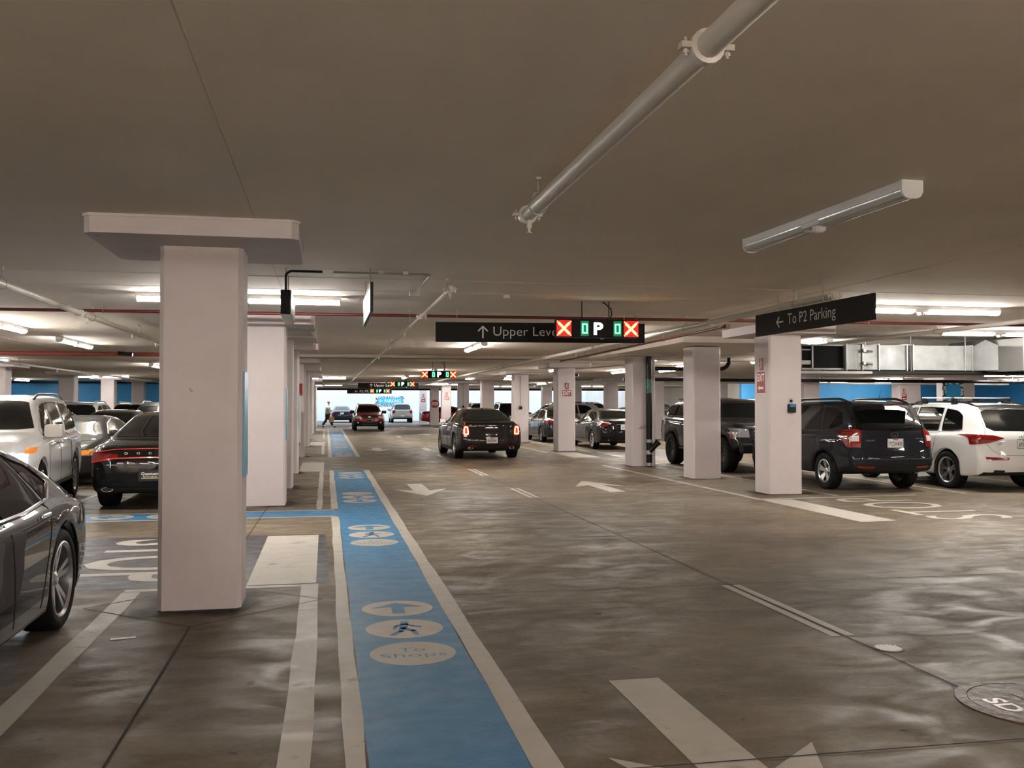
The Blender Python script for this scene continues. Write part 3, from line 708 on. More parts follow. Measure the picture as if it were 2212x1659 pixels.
M_LEDX = mat('led_red_dots', (.1, .02, .01), .4, emit=(1, .34, .09), es=1.05)
M_LEDR = mat('led_red_glow_panel', (.25, .005, .004), .35, emit=(1, .004, .002), es=.09)  # panel behind the dots emits dim red to stand for their glow
M_LEDG = mat('led_green_dots', (.02, .1, .05), .4, emit=(.10, 1.0, .42), es=.62)
M_LEDGM = mat('led_green_module', (.01, .05, .02), .35, emit=(0, .5, .12), es=.04)
M_LEDW = mat('led_white_dots', (.5, .5, .5), .4, emit=(.9, .93, 1), es=1.1)
def led_sign(loc, rz, label, arrows=True, group=None):
    t = thing('lane_display', label, 'electronic sign', loc, rz)
    MB().box(-.56, -.06, -.12, .56, .06, .12).build('casing', M_SIGNBLK, t, bevel=.005)
    Mf = frame((0, -.061, 0), (1, 0, 0), (0, 0, 1))
    for x in (-.455, .455):
        MB().prism([(x - .10, -.108), (x + .10, -.108), (x + .10, .108), (x - .10, .108)], .0, .004, Mf).build('red_cross_glow_panel', M_LEDR, t)
        g = MB()
        for i in range(13):
            for j in range(13):
                if min(abs(i - j), abs(i + j - 12)) <= 1 - ((i + j) % 2 == 1 and min(abs(i - j), abs(i + j - 12)) == 1 and False):
                    if min(abs(i - j), abs(i + j - 12)) == 1 and (i in (0, 12) or j in (0, 12)): continue
                    g.prism(circ(.0085, 6, (x + (i - 6) * .0148, (j - 6) * .0148)), .004, .008, Mf)
        g.build('red_cross', M_LEDX, t)
    for x in (-.175, .27):
        MB().prism([(x - .055, -.1), (x + .055, -.1), (x + .055, .1), (x - .055, .1)], 0, .003, Mf).build('green_digit_module', M_LEDGM, t)
        g = MB()
        a, b2, th = .038, .066, .018
        g.prism([(x - a, b2 - th), (x + a, b2 - th), (x + a, b2), (x - a, b2)], .003, .008, Mf); g.prism([(x - a, -b2), (x + a, -b2), (x + a, -b2 + th), (x - a, -b2 + th)], .003, .008, Mf)
        g.prism([(x - a, -b2), (x - a + th, -b2), (x - a + th, b2), (x - a, b2)], .003, .008, Mf); g.prism([(x + a - th, -b2), (x + a, -b2), (x + a, b2), (x + a - th, b2)], .003, .008, Mf)
        g.build('green_zero', M_LEDG, t)
    g = MB(); put_text(g, 'P', Mf @ Matrix.Translation((.01, 0, .006)), height=.165, width=.125, bold=.03); g.build('white_letter', M_LEDW, t)
    for x in (-.2, .17):
        MB().tube([(x, 0, .12), (x, 0, CEIL - loc[2])], .007, 6).cbox((x, 0, .13), (.04, .04, .03)).build('hanging_rod', M_BLACK, t)
    MB().tube([(.18, .01, .12), (.21, .01, .2), (.20, .01, .27), (.12, .01, CEIL - loc[2] - .03), (.08, .01, CEIL - loc[2] - .01)], .009, 6).build('cable', M_BLACK, t)
    return t
L1 = led_sign((3.53, 11.85, 2.60), math.radians(-3), 'lane display with red crosses and green zeros, nearest and largest')
def hang(o, z):
    for c in C.objects:
        if c.parent == o and c.name.split('.')[0] in ('hanging_rod', 'cable'): c.scale.z = (CEIL - z) / .37
hang(dup(L1, (3.55, 29.6, 2.55), math.radians(-2), 'second lane display, hanging over the lane centre above the brown sedan'), 2.55)
hang(dup(L1, (3.52, 43.6, 2.54), math.radians(-2), 'third lane display, overlapping the farther Upper sign'), 2.54)
hang(dup(L1, (3.15, 55.5, 2.38), math.radians(-2), 'fourth and farthest lane display, lowest of the row'), 2.38)
# side-on display left of the walkway with its conduit
t = thing('lane_display', 'black lane display seen end-on beside the nearest column', 'electronic sign', (-.40, 9.85, 2.60))
MB().box(-.04, -.55, -.12, .055, .55, .12).build('casing', M_SIGNBLK, t, bevel=.004)
MB().box(.055, -.54, -.115, .062, .54, .115).build('display_face', mat('pale_display_cover', (.5, .5, .48), .25), t)
MB().box(-.04, -.545, -.124, .055, .545, -.121).build('bottom_plate', mat('pale_plate', (.55, .55, .53), .35), t)
for y in (-.3, .3): MB().tube([(0, y, .12), (0, y, CEIL - 2.6)], .006, 6).cbox((0, y, .13), (.04, .04, .025)).build('hanging_rod', M_CONDUIT, t)
t = thing('electrical_conduit', 'conduit run with two junction boxes feeding the end-on display', 'conduit', (-.40, 9.55, CEIL - .03))
MB().tube([(0.02, .0, -.26), (0, 0, -.2), (0, 0, -.04), (.02, 0, -.015), (.05, 0, 0), (.36, 0, 0)], .013, 8).build('black_cable', M_BLACK, t, smooth=40)
MB().cbox((.42, 0, -.01), (.10, .07, .06)).build('junction_box', M_HOUSING, t, bevel=.004)
MB().tube([(.47, 0, 0), (1.38, 0, 0), (1.44, .02, 0), (1.46, .08, 0), (1.46, 1.55, 0)], .011, 8).build('metal_conduit', M_CONDUIT, t, smooth=40)
MB().cbox((1.44, 1.62, -.01), (.12, .09, .06)).build('junction_box', M_HOUSING, t, bevel=.004)
MB().cbox((.95, 0, .01), (.05, .04, .035)).cbox((1.2, 0, .01), (.05, .04, .035)).cbox((1.46, .9, .01), (.05, .04, .035)).build('clip', M_STEEL, t)
tag(MB().cbox((2.22, 11.4, CEIL - .02), (.07, .07, .04)).build('junction_box', M_HOUSING, bevel=.004), 'small box on the bare ceiling left of the lane display rods', 'electrical box')
def seccam(loc, label):
    t = thing('security_camera', label, 'camera', loc)
    MB().tube([(-.2, 0, -.09), (.14, 0, -.13)], .045, 12).build('camera_body', M_BLACK, t, smooth=40)
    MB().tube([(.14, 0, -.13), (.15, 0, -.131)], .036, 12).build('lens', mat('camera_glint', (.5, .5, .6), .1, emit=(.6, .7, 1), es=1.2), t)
    MB().tube([(-.05, 0, -.08), (-.05, 0, 0)], .02, 8).build('mount', M_STEEL, t)
seccam((-4.9, 24.6, CEIL), 'dark security camera near the faded red pipe')
seccam((10.5, 38.5, CEIL), 'small dark camera on the ceiling right of the EXIT column')

# ------------------------------------------------------------------ plates on columns
def exit_plate(M, label, arrow=False, s=1.0):
    t = thing('exit_sign', label, 'sign', M.translation); R = M.copy(); R.translation = (0, 0, 0)
    h = .22 if not arrow else .40
    MB().obox(R @ Matrix.Translation((0, 0, .004)), (.33 * s, h * s, .008)).build('plate', M_SIGNWHITE, t)
    MB().obox(R @ Matrix.Translation((0, 0, .006)), (.315 * s, (h - .015) * s, .008)).build('red_field', M_SIGNRED, t)
    g = MB(); put_text(g, 'EXIT', R @ Matrix.Translation((0, (.09 if arrow else 0) * s, .0106)), width=.27 * s, height=.14 * s, bold=.025); g.build('lettering', M_SIGNWHITE, t)
    if arrow:
        g = MB(); g.prism([(p[0] * s, p[1] * s) for p in [(-.11, 0), (-.05, .05), (-.05, .022), (.10, .022), (.10, -.022), (-.05, -.022), (-.05, -.05)]], .009, .012, R @ Matrix.Translation((0, -.10 * s, 0))); g.build('arrow', M_SIGNWHITE, t)
    y = (h / 2 + .13) * s
    MB().obox(R @ Matrix.Translation((0, y, .004)), (.13 * s, .22 * s, .008)).build('figure_plate', M_SIGNRED, t)
    g = MB(); walker(g, R @ Matrix.Translation((0, y, 0)), .19 * s, .008, .011); g.build('walking_figure', M_SIGNWHITE, t)
exit_plate(frame((7.698, 15.48, 1.99), (0, -1, 0), (0, 0, 1)), 'red EXIT sign with left arrow on the side of a column', True)
exit_plate(frame((8.03, 30.498, 1.97), (1, 0, 0), (0, 0, 1)), 'red EXIT plate on the column face at centre right')
exit_plate(frame((8.02, 62.44, 2.0), (1, 0, 0), (0, 0, 1)), 'small far red EXIT plate right of the stop sign', s=1.1)
exit_plate(frame((8.25, 79.99, 2.0), (1, 0, 0), (0, 0, 1)), 'faint far EXIT plate left of the stop sign', True, s=1.1)
exit_plate(frame((31.25, 45.79, 2.0), (1, 0, 0), (0, 0, 1)), 'small EXIT plate on a column before the right blue wall', True, s=1.0)
tag(MB().box(-.86, 28.592, 1.86, -.70, 28.6, 2.22).build('fire_notice', M_SIGNRED), 'narrow red notice on a far column of the walkway row', 'sign')
t = thing('downpipe_cover', 'white vertical box low on a far column of the walkway row', 'pipe', (-.80, 28.54, 0.45)); MB().box(-.07, -.05, 0, .07, .05, .95).build('cover', M_HOUSING, t, bevel=.01); MB().box(-.045, -.04, -.1, .045, .04, 0).build('cable_end', M_CONDUIT, t)
t = thing('stop_sign', 'red octagonal STOP sign fixed to a far column', 'sign', (8.02, 69.36, 1.62))
oc = [(.36 * math.cos(PI / 8 + i * PI / 4), .36 * math.sin(PI / 8 + i * PI / 4)) for i in range(8)]
Mx = frame((0, 0, 0), (1, 0, 0), (0, 0, 1))
MB().prism(oc, 0, .01, Mx).build('plate', M_SIGNWHITE, t); MB().prism([(x * .94, y * .94) for x, y in oc], .01, .014, Mx).build('red_field', M_SIGNRED, t)
g = MB(); put_text(g, 'STOP', Mx @ Matrix.Translation((0, 0, .016)), width=.52, height=.24, bold=.03); g.build('lettering', M_SIGNWHITE, t)
for (y, l) in [(37.9, 'black power box on a thin conduit, on the column beyond the brown sedan'), (54.4, 'black power box on a thin conduit, on a far column'), ]:
    t = thing('power_outlet', l, 'electrical box', (7.98, y - .02, 0))
    MB().tube([(0, 0, 1.5), (0, 0, UNDER - .1)], .012, 6).cbox((0, 0, UNDER - .06), (.1, .04, .06)).build('conduit', M_CONDUIT, t)
    MB().cbox((0, -.02, 1.45), (.12, .06, .13)).build('box', M_BLACK, t, bevel=.006)
tag(MB().cbox((32.1, 45.75, 1.36), (.2, .08, .2)).build('power_outlet', M_BLACK), 'small black box low on the column with the small EXIT plate', 'electrical box')
t = thing('wall_dispenser', 'small black and blue dispenser on the near right column', 'dispenser', (8.11, 15.165, 1.45))
MB().box(-.065, -.06, 0, .065, .02, .15).build('tray', M_BLACK, t, bevel=.006)
MB().box(-.05, -.064, .10, .05, -.058, .145).build('blue_label', mat('dispenser_blue', (.02, .16, .42), .4), t)
g = MB(); put_text(g, 'DONATE', frame((0, -.066, .128), (1, 0, 0), (0, 0, 1)), width=.085, height=.018); 
MB().box(-.04, .0, .15, .04, .012, .26).build('card_holder', mat('clear_card', (.45, .43, .40), .15), t, bevel=.004)
MB().prism(circ(.028, 16, (0, .205)), -.001, .003, frame((0, 0, 0), (1, 0, 0), (0, 0, 1)) ).build('round_badge', M_BLACK, t)
for y0, l in ((7.60, 'blue panel seen edge-on on the side of the nearest column'), (15.1, 'blue panel seen edge-on on the side of the second walkway column'), (21.95, 'blue panel seen edge-on on the fourth walkway column')):
    x_ = -.645 if y0 < 8 else -.625 if y0 < 16 else -.62
    pt = MB().box(x_ + .001, y0 + .02, 1.02, x_ + .013, y0 + .36, 1.86).build('level_panel', mat('panel_blue_edge', (.10, .42, .62), .3)); tag(pt, l, 'sign')
# blue level panel on far right column and the parking panel on the far wall
M_CHECK = noisy('mosaic_border', [(.47, (.02, .03, .05)), (.53, (.7, .72, .72))], (1, 1, 1), 9, 0, (.4, .5))
M_CYAN = mat('cyan_panel', (.05, .40, .62), .45)
t = thing('level_panel', 'blue P1 panel with mosaic border on a far right column', 'sign', (31.9, 42.58, 1.95))
MB().box(-.62, 0, -.9, .62, .02, .85).build('mosaic_border', M_CHECK, t); MB().box(-.42, -.012, -.75, .42, 0, .68).build('blue_field', mat('level_blue', (.04, .33, .62), .45), t)
g = MB(); put_text(g, 'P1', frame((0, -.02, -.35), (1, 0, 0), (0, 0, 1)), width=.6, height=.5); g.build('lettering', M_SIGNWHITE, t)
t = thing('parking_panel', 'turquoise PARKING panel with mosaic border on the far daylit wall', 'sign', (6.0, WALLY - .03, 1.9))
MB().box(-1.35, 0, -.5, 1.35, .02, .45).build('mosaic_border', M_CHECK, t); MB().box(-1.15, -.012, -.32, 1.2, 0, .30).build('blue_field', M_CYAN, t)
g = MB(); put_text(g, 'PARKING', frame((.25, -.02, 0), (1, 0, 0), (0, 0, 1)), width=1.55, height=.32, bold=.01); g.build('lettering', M_SIGNWHITE, t)
g = MB(); chevron_arrow(g, frame((-.85, -.012, 0), (0, 0, 1), (-1, 0, 0)), .36, .05, 0, .01); g.build('arrow', M_SIGNWHITE, t)
# ------------------------------------------------------------------ manhole, drain, litter
M_IRON = noisy('rusty_cast_iron', [(.35, (.045, .030, .024)), (.65, (.12, .075, .05))], (1, 1, 1), 8, 6, (.35, .6), .5, 60, metal=.3)
t = thing('manhole_cover', 'rusty round manhole cover at the lower right', 'manhole cover', (3.73, 4.33, 0))
MB().lathe([(.40, 0), (.40, .006), (.34, .008), (.34, .0)], 48).build('rim_ring', M_IRON, t, smooth=30)
MB().prism(circ(.335, 48), 0, .007).build('lid', M_IRON, t)
g = MB(); put_text(g, 'SD', frame((-.2, .0, .0085), (0, -1, 0), (1, 0, 0)), height=.12, width=.22, bold=.02); g.build('cast_lettering', mat('polished_iron', (.30, .26, .23), .35, .6), t)
MB().prism([(-.03, -.15), (.02, -.15), (.02, .15), (-.03, .15)], .007, .010).prism([(.08, -.15), (.12, -.15), (.12, .15), (.08, .15)], .007, .010).build('raised_bar', M_IRON, t)
t = thing('floor_drain', 'small round slotted floor drain on the lane joint', 'drain', (3.62, 5.50, 0))
MB().lathe([(.10, 0), (.10, .005), (.085, .006), (.085, 0)], 28).build('ring', M_IRON, t)
g = MB()
for k in range(-4, 5):
    hh = math.sqrt(max(.0, .085 ** 2 - (k * .018) ** 2)); g.box(k * .018 - .005, -hh, .0, k * .018 + .005, hh, .0055)
g.build('grate', mat('worn_grate', (.3, .28, .26), .35, .6), t)
tag(MB().obox(Matrix.Translation((-1.35, 6.75, .004)) @ Matrix.Rotation(.2, 4, 'Z'), (.16, .035, .003)).build('paper_scrap', M_SIGNWHITE), 'thin white paper scrap lying inside the near empty stall', 'litter')

# ------------------------------------------------------------------ vehicles
def pchip(P):
    """monotone cubic through (x, y) points sorted by x"""
    P = sorted(P); xs = [p[0] for p in P]; ys = [p[1] for p in P]; n = len(P)
    h = [xs[i + 1] - xs[i] for i in range(n - 1)]; d = [(ys[i + 1] - ys[i]) / h[i] for i in range(n - 1)]
    m = [d[0]] + [0 if d[i - 1] * d[i] <= 0 else 2 * d[i - 1] * d[i] / (d[i - 1] + d[i]) for i in range(1, n - 1)] + [d[-1]]
    def f(x):
        if x <= xs[0]: return ys[0]
        if x >= xs[-1]: return ys[-1]
        i = 0
        while x > xs[i + 1]: i += 1
        t = (x - xs[i]) / h[i]; t2, t3 = t * t, t * t * t
        return (2 * t3 - 3 * t2 + 1) * ys[i] + (t3 - 2 * t2 + t) * h[i] * m[i] + (-2 * t3 + 3 * t2) * ys[i + 1] + (t3 - t2) * h[i] * m[i + 1]
    return f
def lin(P):
    P = sorted(P)
    def f(x):
        if x <= P[0][0]: return P[0][1]
        for a, b in zip(P, P[1:]):
            if x <= b[0]: return a[1] + (b[1] - a[1]) * (x - a[0]) / max(1e-9, b[0] - a[0])
        return P[-1][1]
    return f
PAINTS = {}
def paint(name, col, metal=.35, rough=.32, coat=.75):
    if name not in PAINTS: PAINTS[name] = mat('car_paint_' + name, col, rough, metal, coat, coat_r=.015, spec=.08)
    return PAINTS[name]

class Body:
    def __init__(s, S):
        s.S = S; S.setdefault('sill', .24); S.setdefault('fz', .22); S.setdefault('rz', .28)
        wb = S['wb']; s.xf = wb / 2 + S['fo']; s.xr = -wb / 2 - S['ro']; W = S['W']
        top = pchip(S['top']); belt = pchip(S['belt']); R = S['R']; Ra = R + S.get('gap', .045)
        dF = pchip(S.get('front', [(.2, -.06), (.5, 0), (.75, -.03), (1.0, -.1)])); dR = pchip(S.get('rear', [(.25, .08), (.5, 0), (.9, .02), (1.1, .05)]))
        kf, kr = S.get('kf', .26), S.get('kr', .17); Wr = S['Wr']; G = S.get('G', .42); cz = S.get('clad', .0)
        L = s.xf - s.xr
        plan = pchip([(s.xr, W - .07), (s.xr + .55, W - .015), (-.2, W), (s.xf - 1.0, W - .01), (s.xf - .3, W - .05), (s.xf, W - .11)])
        low = lin([(s.xr, S['rz']), (s.xr + .35, S['rz'] - .03), (-wb / 2 - R - .02, S['sill']), (wb / 2 + R, S['sill'] - .02), (s.xf - .3, S['fz']), (s.xf, S['fz'] + .03)])
        def place(x0, y, z):
            fr = max(0, 1 - (x0 - s.xr) / .95) ** 2; ff = max(0, 1 - (s.xf - x0) / .9) ** 2
            return Vector((x0 + (dR(z) + kr * abs(y / W) ** 3) * fr + (dF(z) - kf * abs(y / W) ** 3) * ff, y, z))
        s.place = place
        xs = set()
        n = int(L / .075)
        for i in range(n + 1): xs.add(round(s.xr + L * i / n, 4))
        for e in (.004, .012, .025, .045, .07): xs.add(s.xr + e); xs.add(s.xf - e)
        for c in (-wb / 2, wb / 2):
            xs = {x for x in xs if abs(x - c) > Ra + .02 or False}
            for k in range(19): xs.add(c + (Ra - .0005) * math.cos(PI * k / 18))
            xs.add(c + Ra); xs.add(c - Ra); xs.add(c + Ra + .015); xs.add(c - Ra - .015)
        # keep dense stations where the cabin profile bends
        xs |= {p[0] for p in S['top'] if s.xr < p[0] < s.xf and all(abs(p[0] - c) > Ra + .03 for c in (-wb / 2, wb / 2))}
        xs = sorted(xs); sol = []
        for x in xs:
            if not sol or x - sol[-1] > .0003: sol.append(x)
        xs = sol
        rings = []
        for x in xs:
            Wx = plan(x); zt = top(x); zb = min(belt(x), zt - .012); g = zt - zb; t = min(1, max(0, g / G)); t = t * t * (3 - 2 * t) * .35 + t * .65
            zl = low(x)
            for c in (-wb / 2, wb / 2):
                d = abs(x - c)
                if d < Ra: zl = max(zl, R + math.sqrt(max(0, Ra * Ra - d * d)) * S.get('archk', .97))
            ye = (Wx - .17) * (1 - t) + Wr * t
            zm = max(.60 * zb + .06, zl + .05)
            q = [(0, zl), (.5 * Wx, zl), (Wx - .16, zl), (Wx - .05, zl + .004), (Wx - .022, zl + .03), (Wx - .008, zl * .75 + zm * .25 + .01), (Wx, zl * .4 + zm * .6), (Wx, zm),
                 (Wx - .006, zm * .5 + zb * .5 - .02), (Wx - .012, zb - .085), (Wx - .028, zb - .03), (Wx - .055, zb - .004), (Wx - .085, zb + .004 + .02 * g)]
            a = (Wx - .10, zb + .06 * g); e = (ye + .018, zb + g * .84)
            for k, bl in ((.0, 0), (.33, .012), (.66, .012), (1, 0)):
                q.append((a[0] + (e[0] - a[0]) * k + bl * t, a[1] + (e[1] - a[1]) * k))
            q += [(ye - .012, zb + g * .915), (ye - .06, zb + g * .958), (ye * .78, zb + g * .982), (ye * .5, zb + g * .994), (0, zt)]
            for e_ in (x - s.xr, s.xf - x):
                if e_ < .07:
                    ins = .07 - math.sqrt(max(0, .07 ** 2 - (.07 - e_) ** 2)); ky = (Wx - ins * .8) / Wx; zc = (zt + zl) / 2; kz = 1 - ins * .8 / max(.2, (zt - zl) / 2)
                    q = [(y * ky, zc + (z - zc) * kz) for y, z in q]
            rings.append((x, q))
        M = len(rings[0][1]); mb = MB(); full = []
        for x, q in rings:
            half = [place(x, y, z) for y, z in q]
            full.append(half + [Vector((v.x, -v.y, v.z)) for v in half[-2:0:-1]])
        nr = len(full[0]); vs = [v for r in full for v in r]; fs = []; mi = []
        def m_of(idx):
            p = sum((vs[i] for i in idx), Vector()) / len(idx)
            return 2 if p.z < cz else 0
        for i in range(len(full) - 1):
            for j in range(nr):
                k = (j + 1) % nr; f = (i * nr + j, i * nr + k, (i + 1) * nr + k, (i + 1) * nr + j)
                fs.append(f); mi.append(1 if (j < 3 or j >= nr - 3) else m_of(f))
        for end in (0, -1):
            x, q = rings[end]; base = 0 if end == 0 else (len(full) - 1) * nr; prev = list(range(base, base + nr))
            zt, zl = q[-1][1], q[0][1]; zc = (zt + zl) / 2
            for sc in (.96, .88, .74, .56, .36, .16):
                cur = []
                for v in full[end]:
                    y = v.y * sc; z = zc + (v.z - zc) * sc
                    cur.append(len(vs)); vs.append(place(x, y, z))
                for j in range(nr):
                    k = (j + 1) % nr; f = (prev[j], prev[k], cur[k], cur[j]); fs.append(f); mi.append(m_of(f))
                prev = cur
            fs.append(tuple(prev)); mi.append(m_of(prev))
        s.vs, s.fs, s.mi = vs, fs, mi
        s.bvh = BVHTree.FromPolygons(vs, [tuple(f) for f in fs])
        s.top, s.belt, s.Ra, s.W = top, belt, Ra, W
    def ray(s, o, d, off):
        h = s.bvh.ray_cast(Vector(o), Vector(d).normalized())
        if h[0] is None: return None
        nrm = h[1]
        if nrm.dot(Vector(d)) > 0: nrm = -nrm
        nrm = (nrm - Vector(d).normalized()).normalized()
        return h[0] + nrm * off
def resample(P, n):
    L = [0]
    for a, b in zip(P, P[1:]): L.append(L[-1] + math.dist(a, b))
    out = []
    for i in range(n + 1):
        t = L[-1] * i / n; k = 0
        while k < len(L) - 2 and t > L[k + 1]: k += 1
        u = (t - L[k]) / max(1e-9, L[k + 1] - L[k]); out.append((P[k][0] + (P[k + 1][0] - P[k][0]) * u, P[k][1] + (P[k + 1][1] - P[k][1]) * u))
    return out
def patch(B, mb, topP, botP, how, off=.004, n=14, m=6, sgn=1, mi=0, thick=.012, lamp=False):
    """sheet on the body between an upper and a lower outline; how: 'side' (x,z), 'rear'/'front' (y,z)"""
    T, U = resample(topP, n), resample(botP, n); G = []
    for i in range(n + 1):
        row = []
        for j in range(m + 1):
            a = T[i][0] + (U[i][0] - T[i][0]) * j / m; z = T[i][1] + (U[i][1] - T[i][1]) * j / m
            if how == 'side':
                h = B.ray((a, sgn * 2.5, z), (0, -sgn, 0), off)
                if h is not None and abs(h.y) < B.W - .45: h = None
                if lamp and h is not None and abs(h.y) < B.W - .16: h = None
            elif how in ('rear', 'front'):
                for q_ in range(10):
                    h = B.ray((-6 if how == 'rear' else 6, a * sgn, z), (1 if how == 'rear' else -1, 0, 0), off)
                    if h is not None: break
                    a *= .975; z -= .004
            else: h = B.ray((a, z * sgn, 4), (0, 0, -1), off)
            row.append(h)
        G.append(row)
    idx = {}; vs = []
    for i, r in enumerate(G):
        for j, v in enumerate(r):
            if v is not None: idx[i, j] = len(vs); vs.append(v)
    fs = [(idx[i, j], idx[i, j + 1], idx[i + 1, j + 1], idx[i + 1, j]) for i in range(n) for j in range(m)
          if all(k in idx for k in ((i, j), (i, j + 1), (i + 1, j + 1), (i + 1, j))) and max((vs[idx[i, j]] - vs[idx[i + 1, j + 1]]).length, (vs[idx[i + 1, j]] - vs[idx[i, j + 1]]).length) < .55]
    mb.add(vs, fs, mi); return mb
def pline(B, mb, pts, how, w_=.006, off=.002, sgn=1, step=.05):
    """thin dark groove following pts on the body"""
    n = max(2, int(sum(math.dist(a, b) for a, b in zip(pts, pts[1:])) / step)); P = resample(pts, n); H = []
    for a, z in P:
        h = B.ray((a, sgn * 2.5, z), (0, -sgn, 0), off) if how == 'side' else B.ray((-6 if how == 'rear' else 6, a * sgn, z), (1 if how == 'rear' else -1, 0, 0), off) if how in ('rear', 'front') else None
        if h is not None: H.append(h)
    if len(H) > 2: mb.tube(H, w_ / 2, 5, False)
WH = {}
def wheel_mesh(R, rr, wd, style, n=5):
    k = (R, rr, wd, style, n)
    if k in WH: return WH[k]
    hw = wd / 2
    Mx = frame((0, 0, 0), (1, 0, 0), (0, 0, 1))  # lathe axis -> -Y
    tprof = [(rr, -hw * .86), (rr + .02, -hw * .97), (R - .035, -hw), (R - .012, -hw * .9), (R, -hw * .72), (R, hw * .72), (R - .012, hw * .9), (R - .035, hw), (rr + .02, hw * .97), (rr, hw * .86)]
    ty = MB().lathe(tprof, 40, Mx)
    for g in (-.35, 0, .35): ty.lathe([(R + .0005, hw * g - .004), (R + .0005, hw * g + .004)], 40, Mx)
    rm = MB()
    rm.lathe([(rr, -hw * .9), (rr, hw * .92), (rr - .012, hw * .95), (rr - .03, hw * .8), (rr - .035, -hw * .2), (rr - .035, -hw * .8)], 40, Mx)
    rm.lathe([(0, hw * .66), (.028, hw * .66), (.034, hw * .6), (.06, hw * .52), (.07, hw * .3)], 20, Mx)
    def spoke(a, w0, w1, z0=.50, z1=.78, th=.025):
        c, s_ = math.cos(a), math.sin(a); r0, r1 = .03, rr - .012
        P = [(r0, -w0, z0), (r0, w0, z0), (r1, w1, z1), (r1, -w1, z1)]
        v = [Mx @ Vector((r * c - q * s_, r * s_ + q * c, hw * z)) for r, q, z in P] + [Mx @ Vector((r * c - q * .7 * s_, r * s_ + q * .7 * c, hw * z - th)) for r, q, z in P]
        rm.add(v, [(0, 1, 2, 3), (7, 6, 5, 4), (0, 4, 5, 1), (1, 5, 6, 2), (2, 6, 7, 3), (3, 7, 4, 0)])
    for i in range(n):
        a = 2 * PI * i / n + .3
        if style == 'y':
            spoke(a - .16, .016, .02); spoke(a + .16, .016, .02)
        elif style == 'wide': spoke(a, .026, .065)
        elif style == 'many': spoke(a, .011, .014)
        else: spoke(a, .02, .03)
    rm.lathe([(.0, -hw * .1), (rr - .04, -hw * .1), (rr - .04, -hw * .2), (0, -hw * .2)], 24, Mx, 1)
    WH[k] = (ty, rm); return WH[k]
WMESH = {}
def add_wheels(t, S, B):
    R, rr, wd = S['R'], S.get('rim', .66) * S['R'], S.get('tw', .215)
    key = (R, rr, wd, S.get('rs', 'y'), S.get('rn', 5), S.get('rimmat', M_RIM).name)
    for sx in (1, -1):
        for sy in (1, -1):
            if key not in WMESH:
                ty, rm = wheel_mesh(R, rr, wd, S.get('rs', 'y'), S.get('rn', 5))
                a = ty.build('wheel', M_RUBBER, t, smooth=40); b = rm.build('rim', [S.get('rimmat', M_RIM), M_UNDER], a, smooth=30)
                WMESH[key] = (a.data, b.data)
            else:
                a = bpy.data.objects.new('wheel', WMESH[key][0]); C.objects.link(a); a.parent = t
                b = bpy.data.objects.new('rim', WMESH[key][1]); C.objects.link(b); b.parent = a
            # rim outer face is local -Y
            a.location = (sx * S['wb'] / 2, sy * (S['W'] - wd / 2 - S.get('inset', .015)), R)
            a.rotation_euler = (0, 0, 0 if sy < 0 else PI)
def slot_text(txt, M, width, height, m, parent, name='lettering', bold=0.0):
    g = MB(); put_text(g, txt, M, width=width, height=height, bold=bold); return g.build(name, m, parent)
M_PLATE = mat('number_plate_white', (.62, .62, .60), .35)
M_PLTXT = mat('number_plate_blue_black', (.03, .04, .12), .5)
M_GAP = mat('panel_gap_black', (.008, .008, .008), .7)

